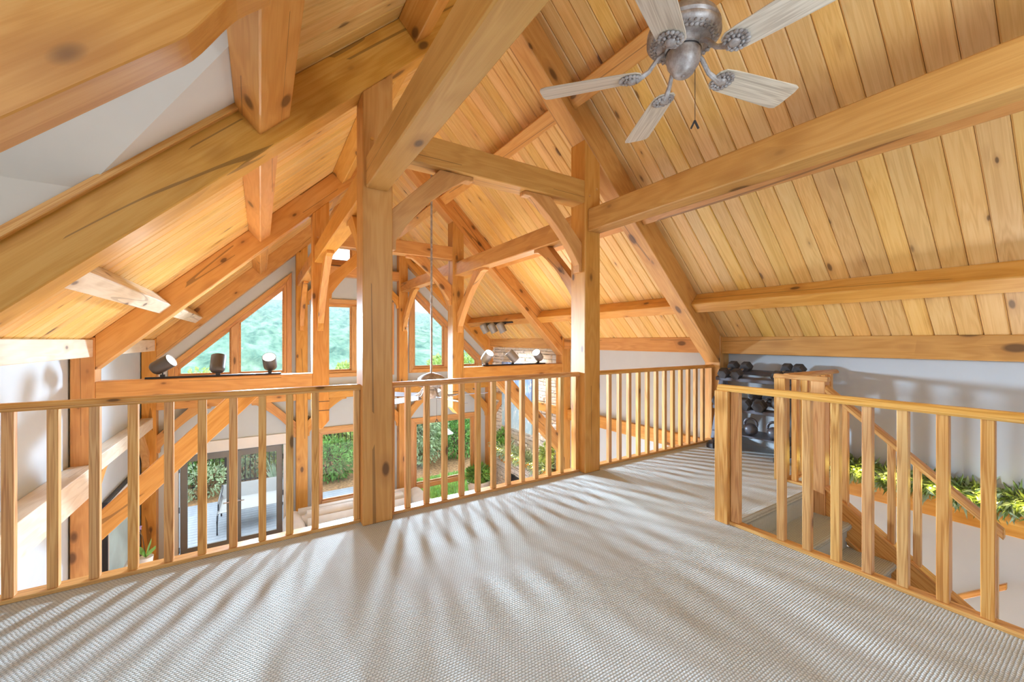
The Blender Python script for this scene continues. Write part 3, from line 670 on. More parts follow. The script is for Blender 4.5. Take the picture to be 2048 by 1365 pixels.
build('bracket_foot', MB().lathe([(0.025, 0), (0.025, 0.006)], (5.0, 0.86, -0.97), (-1, 0, 0), 12), 'chrome', t)

# ------------------------------------------------------------------ ceiling fans
def fan(loc, zblade, ang0, top, R, label, blade_mat, chain=0.42):
    x, y = loc
    t = thing('ceiling_fan', (x, y, top), label, 'ceiling fan', 'ceiling fans')
    build('downrod', MB().tube([(x, y, top), (x, y, zblade + 0.26)], 0.0125, 12), 'fanmetal', t, grain=(0, 0, 1), smooth=True)
    build('canopy', MB().lathe([(0.02, -0.11), (0.05, -0.10), (0.07, -0.04), (0.072, 0.0)], (x, y, top - 0.02), seg=24), 'fanmetal', t, smooth=True)
    H = zblade
    build('motor_housing', MB().lathe([(0.03, 0.275), (0.07, 0.262), (0.115, 0.245), (0.150, 0.215), (0.163, 0.180), (0.156, 0.168), (0.164, 0.160), (0.164, 0.145), (0.148, 0.130), (0.118, 0.120), (0.092, 0.114), (0.086, 0.09)], (x, y, H), seg=48), 'fanmetal', t, smooth=50)
    band = MB()
    for k in range(36):
        a = 2 * math.pi * k / 36; r = 0.128
        band.ball((x + r * math.cos(a), y + r * math.sin(a), H + 0.122), 0.0105, 8, 5, (1, 1, 0.7))
        a += math.pi / 36; r = 0.146
        band.ball((x + r * math.cos(a), y + r * math.sin(a), H + 0.130), 0.007, 6, 4)
    stuff(build('ornament_band', band, 'fanmetal', t, smooth=True))
    build('switch_housing', MB().lathe([(0.084, 0.112), (0.084, 0.090), (0.075, 0.086), (0.077, 0.080), (0.076, 0.055), (0.071, 0.028), (0.060, 0.010), (0.055, 0.004), (0.048, -0.012), (0.037, -0.022), (0.034, -0.024), (0.008, -0.026), (0.006, -0.032), (0.001, -0.033)], (x, y, H), seg=40), 'fanmetal', t, smooth=50)
    build('trim_ring', MB().lathe([(0.078, 0.089), (0.0795, 0.085), (0.078, 0.081)], (x, y, H), seg=40), 'black', t)
    for k in range(5):
        a = math.radians(ang0 + 72 * k); d = Vector((math.cos(a), math.sin(a), 0)); s = Vector((-d.y, d.x, 0)); pit = math.radians(-12)
        s2 = s * math.cos(pit) + Vector((0, 0, math.sin(pit))); up = d.cross(s2)
        C0 = Vector((x, y, H + 0.005))
        r0, r1 = 0.185, R
        prof = [(r0, 0.0), (r0 + 0.006, 0.038), (r0 + 0.03, 0.058), (r0 + 0.08, 0.064), (r0 + 0.22, 0.070), (r1 - 0.035, 0.078), (r1 - 0.008, 0.070), (r1, 0.040)]
        edge = [(r, w) for r, w in prof] + [(r, -w) for r, w in prof[::-1] if w > 0]
        bl = build('blade', MB().prism([C0 + d * r + s2 * w - up * 0.0 for r, w in edge], up * 0.006), blade_mat, t, grain=d, bevel=0.0015)
        iron = MB()
        iron.tube([C0 + d * 0.080 + Vector((0, 0, 0.092)), C0 + d * 0.115 + Vector((0, 0, 0.072)), C0 + d * 0.155 + Vector((0, 0, 0.018)), C0 + d * 0.215 - up * 0.012], [0.014, 0.011, 0.011, 0.016], 8)
        iron.ball(C0 + d * 0.232 - up * 0.010, 0.026, 12, 8, (1, 1, 0.55))
        for j in range(16):
            f = 2 * math.pi * j / 16; rr = 0.047
            iron.ball(C0 + d * (0.240 + 0.045 * math.cos(f)) + s2 * (rr * math.sin(f)) - up * 0.006, 0.0105, 8, 5, (1, 1, 0.6))
        for j in range(9):
            f = 2 * math.pi * j / 9
            iron.ball(C0 + d * (0.236 + 0.028 * math.cos(f)) + s2 * (0.031 * math.sin(f)) - up * 0.007, 0.0085, 8, 5)
        iron.prism([C0 + d * (0.238 + 0.048 * math.cos(2 * math.pi * j / 20)) + s2 * (0.049 * math.sin(2 * math.pi * j / 20)) - up * 0.005 for j in range(20)], up * 0.004)
        build('blade_iron', iron, 'fanmetal', bl, grain=d, smooth=True)
    cx, cy = x + 0.055, y - 0.025
    build('pull_chain', MB().tube([(cx, cy, H + 0.03), (cx, cy, H - 0.06 - chain * 0.5)], 0.0016, 6), 'black', t)
    z0 = H - 0.06 - chain * 0.5; wv = Vector((0.84, -0.54, 0)).normalized()
    q = MB()
    for sgn in (1, -1):
        p0 = Vector((cx, cy, z0)); p1 = p0 + wv * 0.018 * sgn + Vector((0, 0, -0.038))
        n = (p1 - p0).normalized(); e_ = n.cross(Vector((0.54, 0.84, 0))).normalized() * 0.004
        q.prism([p0 + e_, p0 - e_, p1 - e_, p1 + e_], Vector((0.54, 0.84, 0)) * 0.006)
    build('chain_pull', q, 'black', t)
    return t
fan((1.692, 1.165), 2.528, -13.0, 4.30, 0.685, 'near ceiling fan with five weathered grey wooden blades and ornate irons', 'blade', 0.34)
fan((1.688, 4.44), 0.60, 205.0, 4.30, 0.68, 'second ceiling fan hanging on a long rod beyond the railing', 'blade_dark', 0.42)

# ------------------------------------------------------------------ track spotlights
def spot_track(label, p0, p1, heads, up, can, lit, power):
    p0, p1 = Vector(p0), Vector(p1); ax = (p1 - p0).normalized(); upv = Vector(up).normalized(); sd = ax.cross(upv)
    t = thing('track_light', (p0 + p1) / 2, label, 'track light', 'track lights')
    build('track', MB().prism([p0 + sd * 0.018, p0 - sd * 0.018, p0 - sd * 0.018 + upv * 0.022, p0 + sd * 0.018 + upv * 0.022], p1 - p0), 'black', t, grain=ax, bevel=0.002)
    for f, aim, on in heads:
        b = p0.lerp(p1, f) + upv * 0.022; c = b + upv * 0.135; a = Vector(aim).normalized()
        hd = MB().lathe([(0.02, -0.108), (0.060, -0.105), (0.074, -0.085), (0.077, -0.06), (0.077, 0.100), (0.071, 0.103), (0.070, 0.085), (0.001, 0.084)], c, a, 26)
        h = build('spot_head', hd, can, t, grain=a, smooth=40)
        build('stem', MB().tube([b + upv * 0.02, b + upv * 0.065], 0.008, 8), 'black', h)
        build('adapter', MB().prism([b + ax * 0.022 + sd * 0.014, b - ax * 0.022 + sd * 0.014, b - ax * 0.022 - sd * 0.014, b + ax * 0.022 - sd * 0.014], upv * 0.026), 'black', h)
        build('lens', MB().lathe([(0.069, 0.0), (0.069, 0.006), (0.001, 0.012)], c + a * 0.086, a, 22), 'lens' if on else 'whitepaint', h, smooth=True)
        if on:
            l = bpy.data.lights.new('spot_lamp', 'SPOT'); l.energy = power; l.spot_size = math.radians(75); l.spot_blend = 0.6; l.shadow_soft_size = 0.06; l.color = (1.0, 0.93, 0.82)
            lo = bpy.data.objects.new('spot_lamp', l); COL.objects.link(lo); lo.location = c + a * 0.11; lo.rotation_euler = a.to_track_quat('-Z', 'Y').to_euler()
ZH = 0.818
spot_track('track of three dark spotlights standing on the left hammer beam', (-1.09, YB + 0.10, ZH), (0.225, YB + 0.10, ZH),
           [(0.115, (0.80, -0.30, 0.52), True), (0.50, (0.06, 0.45, 0.9), True), (0.905, (-0.10, -0.75, 0.72), True)], (0, 0, 1), 'spot', True, 30)
spot_track('track of three spotlights standing on the right hammer beam', (3.16, YB + 0.10, ZH), (4.47, YB + 0.10, ZH),
           [(0.065, (0.15, -0.72, 0.70), True), (0.455, (-0.55, 0.35, 0.72), True), (0.875, (-0.72, -0.40, 0.62), True)], (0, 0, 1), 'spotgrey', True, 30)
dn = -NR
spot_track('track of three grey spotlights hanging under the purlin beside the stone wall', (4.245, 6.70, zr(4.245, ZPUR)), (4.245, 7.90, zr(4.245, ZPUR)),
           [(0.22, (0.42, -0.15, -0.85), True), (0.52, (0.42, -0.15, -0.85), True), (0.82, (0.42, -0.15, -0.85), True)], tuple(dn), 'spotgrey', True, 80)

# ------------------------------------------------------------------ stone wall: every face stone on its own
sw = struct(build('wall_stone', MB().box(4.955, 4.999, YB + 0.2, YW - 0.02, FZ, 1.10), 'stone_joint'))
rng = random.Random(3); protos = []
for k in range(14):
    m = MB(); n = rng.randint(6, 8); w, h = 1.0, 1.0
    ring = []
    for (a, b) in [(-.5, -.5), (-.1, -.5), (.5, -.5), (.5, .05), (.5, .5), (.12, .5), (-.5, .5), (-.5, -.08)]:
        ring.append((a + rng.uniform(-.05, .05) * (abs(a) == .5), b + rng.uniform(-.09, .09)))
    inner = [(a * 0.86, b * 0.8) for a, b in ring]; N8 = len(ring)
    vs = [(0.0, a, b) for a, b in ring] + [(-0.6, a, b) for a, b in ring] + [(-0.85 + rng.uniform(-.25, .15), a, b) for a, b in inner] + [(-1.0 + rng.uniform(-.15, .1), rng.uniform(-.2, .2), rng.uniform(-.2, .2))]
    fs = [(i, (i + 1) % N8, N8 + (i + 1) % N8, N8 + i) for i in range(N8)] + [(N8 + i, N8 + (i + 1) % N8, 2 * N8 + (i + 1) % N8, 2 * N8 + i) for i in range(N8)] + [(2 * N8 + i, 2 * N8 + (i + 1) % N8, 3 * N8) for i in range(N8)]
    me = bpy.data.meshes.new('stone'); me.from_pydata(vs, [], fs); me.materials.append(M['stone']); protos.append((me, vs, fs))
cells = []
z = FZ
while z < 1.09:
    hrow = rng.choice((0.05, 0.065, 0.08, 0.10)); hrow = min(hrow, 1.095 - z)
    y = YB + 0.2 + rng.uniform(-0.1, 0)
    while y < YW - 0.02:
        w = rng.uniform(0.10, 0.34) * (0.8 + hrow * 3); a = max(y, YB + 0.2); b = min(y + w, YW - 0.02)
        if b - a > 0.03 and hrow > 0.02: cells.append((a, b, z, hrow))
        y += w
    z += hrow
firebox = (6.75, 7.95, FZ, -1.82)
def hidden(c):
    a, b, z, h = c; return (a > firebox[0] and b < firebox[1] and z < firebox[3] - 0.05)
cells = [c for c in cells if not hidden(c)]
vis = [c for c in cells if c[2] > 0.78] ; rest = [c for c in cells if c[2] <= 0.78 and c[2] > -1.75]
rng.shuffle(rest); vis = vis + rest[:max(0, 296 - len(vis))]
low = [c for c in cells if c not in set(vis)]
for a, b, z, h in vis:
    me = rng.choice(protos)[0]; o = bpy.data.objects.new('stone', me); COL.objects.link(o)
    Mw = Matrix.Translation((4.958, (a + b) / 2, z + h / 2)) @ Matrix.Diagonal((rng.uniform(0.022, 0.045), (b - a) - 0.008, h - 0.007, 1)); place(o, Mw, sw)
m = MB()
for a, b, z, h in low:
    me, vs, fs = rng.choice(protos); d = rng.uniform(0.022, 0.045)
    m.add([(4.958 + p[0] * d, (a + b) / 2 + p[1] * (b - a - 0.008), z + h / 2 + p[2] * (h - 0.007)) for p in vs], fs)
stuff(build('small_stones', m, 'stone', sw))
t = thing('fireplace', (4.93, 7.35, FZ), 'dark glass-fronted fireplace insert in the stone wall', 'fireplace')
build('frame', MB().plate([[(4.90, a, b) for a, b in ((6.80, FZ), (7.9, FZ), (7.9, -1.84), (6.80, -1.84))], [(4.90, a, b) for a, b in ((6.88, FZ + .1), (7.82, FZ + .1), (7.82, -1.93), (6.88, -1.93))][::-1]], (0.05, 0, 0)), 'black', t, bevel=0.004)
build('firebox_glass', MB().box(4.93, 4.94, 6.86, 7.84, FZ + .08, -1.9), 'soot', t)
# mantel shelf, painting
t = thing('mantel_shelf', (4.83, 7.2, -1.33), 'wooden mantel shelf with corbels on the stone wall', 'shelf')
build('shelf', MB().box(4.66, 4.95, 6.1, 8.3, -1.40, -1.30), 'timber', t, grain=(0, 1, 0), bevel=0.01)
for y in (6.45, 7.95):
    build('corbel', MB().prism([(4.95, y, -1.40), (4.72, y, -1.40), (4.72, y, -1.48), (4.80, y, -1.60), (4.90, y, -1.66), (4.95, y, -1.68)], (0, 0.14, 0)), 'timber', t, bevel=0.004)
t = thing('painting', (4.88, 7.3, -0.74), 'tall blue abstract painting with white strokes on the stone wall', 'painting')
build('canvas', MB().box(4.835, 4.86, 6.90, 8.12, -0.74, 0.75), 'painting', t, origin=(4.84, 7.5, 0.0))
build('stretcher', MB().box(4.855, 4.90, 6.92, 8.10, -0.72, 0.73), 'whitepaint', t)

# ------------------------------------------------------------------ leaves, garlands, plants
def leaf_cloud(mb, n, sample, size, rng, droop=0.3, asp=0.42):
    for _ in range(n):
        p, out_ = sample(); d = (out_ + Vector((rng.uniform(-1, 1), rng.uniform(-1, 1), rng.uniform(-1, 1))) * 0.8 - Vector((0, 0, droop))).normalized()
        s = d.cross(Vector((rng.uniform(-1, 1), rng.uniform(-1, 1), rng.uniform(-1, 1)))).normalized(); L = size * rng.uniform(0.6, 1.3); w = L * asp * 0.5
        nrm = d.cross(s) * (L * 0.10)
        mb.add([p, p + d * L * 0.45 + s * w + nrm, p + d * L, p + d * L * 0.45 - s * w + nrm], [(0, 1, 2), (0, 2, 3)])
def ell(c, r, rng, shell=0.55):
    c = Vector(c)
    def f():
        while True:
            v = Vector((rng.uniform(-1, 1), rng.uniform(-1, 1), rng.uniform(-1, 1)))
            if shell < v.length < 1: break
        return c + Vector((v.x * r[0], v.y * r[1], v.z * r[2])), v.normalized()
    return f
def along(path, rad, rng):
    path = [Vector(p) for p in path]
    def f():
        i = rng.randrange(len(path) - 1); p = path[i].lerp(path[i + 1], rng.random())
        v = Vector((rng.uniform(-1, 1), rng.uniform(-1, 1), rng.uniform(-1, 1))).normalized(); return p + v * rad * rng.random(), v
    return f
def garland(label, path, rad, n, bulbs, size, rng, needle='garland', name='garland'):
    t = thing(name, path[0], label, 'garland', 'lit garlands')
    build('cord', MB().tube(path, 0.008, 6), 'stem', t)
    m = MB(); leaf_cloud(m, n, along(path, rad, rng), size, rng, 0.25, 0.16); stuff(build('needles', m, needle, t))
    m = MB(); leaf_cloud(m, n // 3, along(path, rad * 1.1, rng), size * 1.15, rng, 0.7, 0.22); stuff(build('sprigs', m, 'garland_pale', t))
    fs = along(path, rad * 0.95, rng)
    for k in range(bulbs):
        f = (k + 0.5) / bulbs * (len(path) - 1); i = int(f); p = Vector(path[i]).lerp(Vector(path[min(i + 1, len(path) - 1)]), f - i) + Vector((-rad * 0.9, rng.uniform(-.02, .02), rng.uniform(-.03, .03)))
        build('fairy_bulb', MB().ball(p, 0.0075, 8, 6), 'bulb', t, smooth=True)
    return t
rng = random.Random(11)
path = [(4.93 + 0.01 * math.sin(k), 1.62 - 0.14 * k, -0.005 + 0.022 * math.sin(k * 1.7)) for k in range(17)]
garland('evergreen garland with warm fairy lights lying on the right wall belt beam', path, 0.075, 3200, 30, 0.11, rng)
path = [(4.76 + 0.02 * math.sin(k * 2.1), 8.25 - 0.12 * k, -1.25 - 0.03 * abs(math.sin(k * 1.3))) for k in range(18)]
garland('evergreen garland with fairy lights draped over the mantel shelf', path, 0.12, 2200, 26, 0.14, rng, 'leaf_grey')
for k in range(9):
    l = bpy.data.lights.new('fairy_glow', 'POINT'); l.energy = 1.1; l.color = (1.0, 0.72, 0.16); l.shadow_soft_size = 0.02
    o = bpy.data.objects.new('fairy_glow', l); COL.objects.link(o); o.location = (4.86, 1.45 - 0.25 * k, 0.01)
def potted(label, c, r, n, size, matn, potr, poth, potm, name='potted_plant'):
    t = thing(name, (c[0], c[1], c[2]), label, 'plant')
    build('pot', MB().lathe([(potr * .7, 0), (potr * .75, 0.005), (potr, poth), (potr * 1.06, poth), (potr * 1.06, poth * 1.04), (potr * .9, poth * 1.04), (potr * .85, poth * .9), (0.001, poth * .9)], c, seg=20), potm, t, smooth=40)
    m = MB(); leaf_cloud(m, n, ell((c[0], c[1], c[2] + poth + r[2] * 0.75), r, rng, 0.2), size, rng); stuff(build('foliage', m, matn, t))
    m = MB()
    for k in range(6):
        a = k * 1.05; m.tube([(c[0], c[1], c[2] + poth * .85), (c[0] + .5 * r[0] * math.cos(a), c[1] + .5 * r[1] * math.sin(a), c[2] + poth + r[2])], 0.006, 5)
    build('stems', m, 'stem', t)
potted('small leafy plant in a terracotta pot at the far end of the mantel', (4.80, 8.02, -1.30), (0.13, 0.17, 0.20), 420, 0.09, 'leaf', 0.07, 0.11, 'terracotta')
potted('spiky green plant in a dark pot at the near end of the mantel', (4.80, 6.32, -1.30), (0.11, 0.13, 0.24), 380, 0.10, 'leaf_light', 0.07, 0.11, 'black')
potted('dark green bush in a white planter on the floor beside the stone wall', (4.38, 8.42, FZ), (0.30, 0.24, 0.20), 700, 0.11, 'leaf', 0.27, 0.62, 'whitepaint', 'planter')
# wicker-like texture bands on the planter are left to the material
# orchid on the left
t = thing('orchid', (-1.22, 6.7, -1.60), 'purple orchid in a white pot on a pedestal by the left wall', 'plant')
build('pot', MB().lathe([(0.055, 0), (0.06, 0.004), (0.075, 0.13), (0.068, 0.13), (0.06, 0.11), (0.001, 0.11)], (-1.22, 6.7, -1.60), seg=20), 'whitepaint', t, smooth=40)
sp = [(-1.22, 6.7, -1.48), (-1.235, 6.7, -1.35), (-1.25, 6.68, -1.20), (-1.275, 6.66, -1.10), (-1.30, 6.64, -1.06)]
build('flower_stem', MB().tube(sp, 0.005, 6), 'stem', t, smooth=True)
for k, (dx, dz, s) in enumerate(((-0.08, 0.20, 1), (0.06, 0.24, 1), (0.10, 0.14, .8), (-0.02, 0.10, .9))):
    p0 = Vector((-1.22, 6.7, -1.48)); d = Vector((dx, -0.05, dz)); s_ = Vector((0.3, 1, 0)).normalized() if k % 2 else Vector((1, .2, 0)).normalized()
    w = 0.030
    build('leaf', MB().add([p0, p0 + d * .3 + s_ * w * .8, p0 + d * .7 + s_ * w, p0 + d * 1.05, p0 + d * .7 - s_ * w, p0 + d * .3 - s_ * w * .8], [(0, 1, 5), (1, 2, 4, 5), (2, 3, 4)]), 'leaf', t)
for k in range(4):
    c = Vector(sp[-1 - k // 2]) + Vector((0.018 * (k % 2) - 0.02, -0.01, 0.03 * (k % 2)))
    fl = MB()
    for j in range(5):
        a = j * 1.2566 + k; d = Vector((math.cos(a), -0.3, math.sin(a))); s_ = Vector((-math.sin(a), 0, math.cos(a)))
        fl.add([c, c + d * .02 + s_ * .014, c + d * .04, c + d * .02 - s_ * .014], [(0, 1, 2), (0, 2, 3)])
    build('flower', fl, 'petal', t)
t = thing('plant_stand', (-1.22, 6.7, FZ), 'pale pedestal under the orchid by the left wall', 'stand')
build('column', MB().lathe([(0.11, 0), (0.11, 0.03), (0.06, 0.08), (0.055, 0.95), (0.10, 1.05), (0.10, 1.098)], (-1.22, 6.7, FZ), seg=20), 'whitepaint', t, smooth=40)
# couch seen over the edge of the loft
t = thing('sofa', (1.0, 7.6, FZ), 'pale fabric sofa below, showing between the balusters left of the near post', 'sofa')
def soft(x0, x1, y0, y1, z0, z1, b): return MB().box(x0, x1, y0, y1, z0, z1), b
for nm, q, bv in (('seat', (0.55, 2.6, 7.2, 8.1, FZ + .12, FZ + .45), .06), ('backrest', (0.50, 2.65, 8.05, 8.32, FZ + .15, -1.82), .08), ('seat_cushion', (0.62, 1.55, 7.15, 8.05, FZ + .45, FZ + .58), .05), ('seat_cushion', (1.57, 2.5, 7.15, 8.05, FZ + .45, FZ + .58), .05), ('back_cushion', (0.62, 1.55, 7.85, 8.1, FZ + .55, -1.80), .08), ('back_cushion', (1.57, 2.5, 7.85, 8.1, FZ + .55, -1.80), .08)):
    build(nm, MB().box(*q), 'couch', t, bevel=bv, bseg=3, smooth=60)
for x in (0.34, 2.60):
    prof = []
    for k in range(15):
        a = math.pi * k / 14; prof.append((x + 0.16 - 0.17 * math.cos(a), 7.1, -2.05 + 0.17 * math.sin(a) * 1.2))
    prof += [(x + 0.32, 7.1, FZ + .1), (x, 7.1, FZ + .1)]
    build('arm', MB().prism(prof, (0, 1.15, 0)), 'couch', t, bevel=0.02, smooth=40)
for x in (0.5, 2.7):
    for y in (7.2, 8.2): build('leg', MB().lathe([(0.02, 0), (0.03, 0.13)], (x, y, FZ), seg=10), 'timber', t)

# ------------------------------------------------------------------ dumbbell rack on the landing
t = thing('dumbbell_rack', (4.7, 2.35, 0), 'grey steel dumbbell rack on the landing against the right wall', 'rack')
ye = (2.70, 1.98)
for y in ye:
    def bar(a, b, w=0.05, d_=0.06):
        a, b = Vector(a), Vector(b); n = (b - a).normalized(); s_ = Vector((0, 1, 0)); u_ = n.cross(s_).normalized()
        return MB().prism([a + s_ * d_ / 2 + u_ * w / 2, a - s_ * d_ / 2 + u_ * w / 2, a - s_ * d_ / 2 - u_ * w / 2, a + s_ * d_ / 2 - u_ * w / 2], b - a)
    build('upright', bar((4.51, y, 0.10), (4.70, y, 0.84)), 'enamel', t, grain=(0.2, 0, 0.8), bevel=0.005)
    build('rear_leg', bar((4.90, y, 0.10), (4.72, y, 0.80)), 'enamel', t, grain=(-.2, 0, .8), bevel=0.005)
    build('foot_bar', MB().box(4.44, 4.96, y - 0.03, y + 0.03, 0.03, 0.085), 'enamel', t, bevel=0.005)
    build('cross_bar', MB().box(4.53, 4.90, y - 0.025, y + 0.025, 0.15, 0.20), 'enamel', t, bevel=0.005)
    for x in (4.47, 4.93): build('foot_cap', MB().box(x - 0.05, x + 0.05, y - 0.045, y + 0.045, 0.0, 0.055), 'rubber', t, bevel=0.008)
def tier(x, z, tilt=0.35, w=0.20):
    for dx in (0, w):
        build('tier_rail', MB().prism([(x + dx + a, ye[1] - 0.03, z + dx * tilt + b) for a, b in ((-.03, -.02), (.03, -.02 + .06 * tilt), (.03, .02 + .06 * tilt), (-.03, .02))], (0, ye[0] - ye[1] + 0.06, 0)), 'enamel', t, grain=(0, 1, 0), bevel=0.004)
tier(4.62, 0.80); tier(4.56, 0.47)
build('bottom_tray', MB().box(4.50, 4.86, ye[1] - 0.02, ye[0] + 0.02, 0.19, 0.205), 'enamel', t, grain=(0, 1, 0), bevel=0.003)
def dumbbell(x, y, z, r, L, tilt, label):
    ax = Vector((1, 0, tilt)).normalized(); c = Vector((x, y, z))
    t = thing('dumbbell', c - Vector((0, 0, r)), label, 'dumbbell', 'hex dumbbells on the rack')
    up = ax.cross(Vector((0, 1, 0))); 
    for sg in (-1, 1):
        p0 = c + ax * sg * L / 2; hexs = lambda p, rr, ph=0.0: [p + (Vector((0, 1, 0)) * math.cos(math.pi / 3 * k + ph) + up * math.sin(math.pi / 3 * k + ph)) * rr for k in range(6)]
        m = MB(); hw = 0.048; rings = [hexs(p0 - ax * sg * hw, r * .78), hexs(p0 - ax * sg * hw * .55, r), hexs(p0 + ax * sg * hw * .55, r), hexs(p0 + ax * sg * hw, r * .80)]
        vs = [q for ring in rings for q in ring]; fs = [(j * 6 + k, j * 6 + (k + 1) % 6, (j + 1) * 6 + (k + 1) % 6, (j + 1) * 6 + k) for j in range(3) for k in range(6)] + [tuple(range(6)), tuple(range(18, 24))]
        m.add(vs, fs); build('head', m, 'rubber', t, grain=ax, bevel=0.002)
    build('grip', MB().tube([c - ax * (L / 2 - .03), c - ax * .03, c + ax * .03, c + ax * (L / 2 - .03)], [0.013, 0.017, 0.017, 0.013], 12), 'chrome', t, grain=ax, smooth=True)
pos = ('nearest the front railing', 'second from the front railing')
for k, (y, w_) in enumerate(((2.64, 'leftmost black hex dumbbell on the top tier of the rack'), (2.49, 'second black hex dumbbell from the left on the top tier'), (2.06, 'black hex dumbbell on the top tier just behind the landing railing'), (1.95, 'rightmost black hex dumbbell on the top tier of the rack'))):
    dumbbell(4.715, y, 0.905, 0.066, 0.22, 0.35, w_)
for k, (y, w_) in enumerate(((2.66, 'leftmost large hex dumbbell on the middle tier, sticking out past the rack end'), (2.36, 'large hex dumbbell in the middle tier seen beside the newel post'), (2.21, 'large hex dumbbell in the middle tier right of the first baluster'))):
    dumbbell(4.655, y, 0.585, 0.075, 0.24, 0.35, w_)
def kettlebell(x, y, z, r, label):
    t = thing('kettlebell', (x, y, z), label, 'kettlebell', 'kettlebells on the rack')
    build('body', MB().ball((x, y, z + r * .94), r, 20, 14, (1, 1, .94)), 'rubber' if r > 0.08 else 'enamel', t, smooth=True)
    pth = []
    for k in range(13):
        a = math.pi * k / 12; pth.append((x, y + r * .95 * math.cos(a) * (1 + .18 * math.sin(a)), z + r * 1.45 + r * 1.15 * math.sin(a)))
    build('handle', MB().tube(pth, r * .2, 10), 'enamel', t, smooth=True)
kettlebell(4.58, 2.32, 0.205, 0.07, 'small dark kettlebell on the bottom tray, left one')
kettlebell(4.58, 2.08, 0.205, 0.07, 'small dark kettlebell on the bottom tray, right one')
t = thing('medicine_ball', (4.57, 2.05, 0.505), 'round black weight ball on the middle tier behind the landing newel', 'ball')
build('ball', MB().ball((4.60, 2.045, 0.585), 0.075, 20, 14), 'rubber', t, smooth=True)

# ------------------------------------------------------------------ outside: deck, furniture, fence, planting, hills
dk = struct(empty('deck', (-0.5, 10.2, -2.72)))
for k in range(22):
    y = YW + 0.20 + 0.142 * k
    x1 = 2.35 if y < 11.4 else 0.4
    build('deck_board', MB().box(-4.0, x1, y, y + 0.134, -2.76, -2.73), 'deck', dk, bevel=0.004)
gr = struct(build('ground', MB().box(-14, 22, YW + 0.16, 22, -3.1, -2.80), 'mulch'))
struct(build('lawn', MB().box(3.3, 9.0, YW + 0.17, 11.3, -2.81, -2.775), 'lawn'))
m = MB(); leaf_cloud(m, 2600, lambda: (Vector((rng.uniform(3.2, 6.5), rng.uniform(9.3, 11.0), -2.78)), Vector((0, 0, 1))), 0.16, rng, -0.8, 0.10)
stuff(tag(build('grass', m, 'leaf_light'), 'green grass clumps outside the right lower window', 'grass'))
# sling bench on the deck
t = thing('sling_chair', (-0.2, 10.9, -2.73), 'outdoor sling lounge with dark bent metal frame on the deck', 'outdoor chair')
for x in (-0.75, 0.45):
    build('frame_leg', MB().tube([(x, 10.1, -2.73), (x, 10.1, -2.45), (x, 10.16, -2.36), (x, 10.3, -2.33), (x, 11.1, -2.33), (x, 11.25, -2.28), (x, 11.40, -2.10)], 0.016, 8), 'black', t, smooth=True)
    build('frame_leg', MB().tube([(x, 11.1, -2.33), (x, 11.15, -2.73)], 0.016, 8), 'black', t, smooth=True)
    build('arm', MB().tube([(x, 11.35, -2.14), (x, 10.5, -2.16), (x, 10.38, -2.2), (x, 10.36, -2.33)], 0.016, 8), 'black', t, smooth=True)
build('sling_seat', MB().prism([(-0.75, 10.2, -2.335), (-0.75, 11.15, -2.36), (-0.75, 11.15, -2.352), (-0.75, 10.2, -2.327)], (1.2, 0, 0)), 'canvas', t)
build('sling_back', MB().prism([(-0.75, 11.15, -2.36), (-0.75, 11.41, -2.10), (-0.75, 11.418, -2.105), (-0.75, 11.158, -2.365)], (1.2, 0, 0)), 'canvas', t)
# metal fence: pickets as parts
t = thing('metal_fence', (1.0, 13.4, -2.8), 'black metal picket fence at the back of the garden', 'fence')
for z in (-1.25, -1.42, -2.65): build('fence_rail', MB().box(-3.4, 7.2, 13.385, 13.415, z, z + 0.03), 'black', t)
pk = None
for k in range(92):
    x = -3.35 + 0.115 * k
    if pk is None: pk = build('picket', MB().box(x - .009, x + .009, 13.391, 13.409, -2.8, -1.21), 'black', t, grain=(0, 0, 1)); x00 = x
    else:
        Mw = WM[pk.name].copy(); Mw.translation += Vector((x - x00, 0, 0)); inst(pk, 'picket', Mw, t)
for k in range(5): build('fence_post', MB().box(-3.4 + 2.6 * k - .03, -3.4 + 2.6 * k + .03, 13.37, 13.43, -2.8, -1.15), 'black', t)
def bush(name, label, c, r, n, size, mt, grp, trunk=True, asp=0.42):
    t = thing(name, (c[0], c[1], c[2] - r[2]), label, 'shrub' if name == 'shrub' else 'tree', grp)
    m = MB(); leaf_cloud(m, n, ell(c, r, rng, 0.35), size, rng, 0.15, asp); stuff(build('foliage', m, mt, t))
    m = MB()
    for k in range(7):
        a = k * 0.9; m.tube([(c[0] + 0.04 * math.cos(a), c[1], c[2] - r[2] * 1.0), (c[0] + r[0] * .4 * math.cos(a), c[1] + r[1] * .4 * math.sin(a), c[2]), (c[0] + r[0] * .7 * math.cos(a), c[1] + r[1] * .7 * math.sin(a), c[2] + r[2] * .7)], [0.03, 0.018, 0.006], 5)
    build('branches', m, 'stem', t)
    return t
GB = 'garden shrubs beyond the fence'
bush('shrub', 'tall dark shrub outside the left door leaf', (-1.55, 14.4, -1.75), (1.0, 0.8, 1.15), 2600, 0.16, 'leaf', GB)
bush('shrub', 'olive shrub outside the right door leaf', (-0.35, 14.2, -1.7), (0.8, 0.7, 1.2), 2600, 0.13, 'leaf_grey', GB)
bush('shrub', 'yellow green shrub standing outside between the right door leaf and the middle window', (0.75, 15.0, -1.8), (0.9, 0.8, 1.2), 2600, 0.15, 'leaf_light', GB)
bush('shrub', 'low glossy shrub under the middle lower window', (1.75, 12.6, -2.2), (0.75, 0.5, 0.6), 1500, 0.13, 'leaf', GB)
bush('shrub', 'low grey shrub in front of the fence outside the left door leaf', (-1.3, 12.9, -2.4), (0.8, 0.4, 0.45), 1000, 0.10, 'leaf_grey', GB)
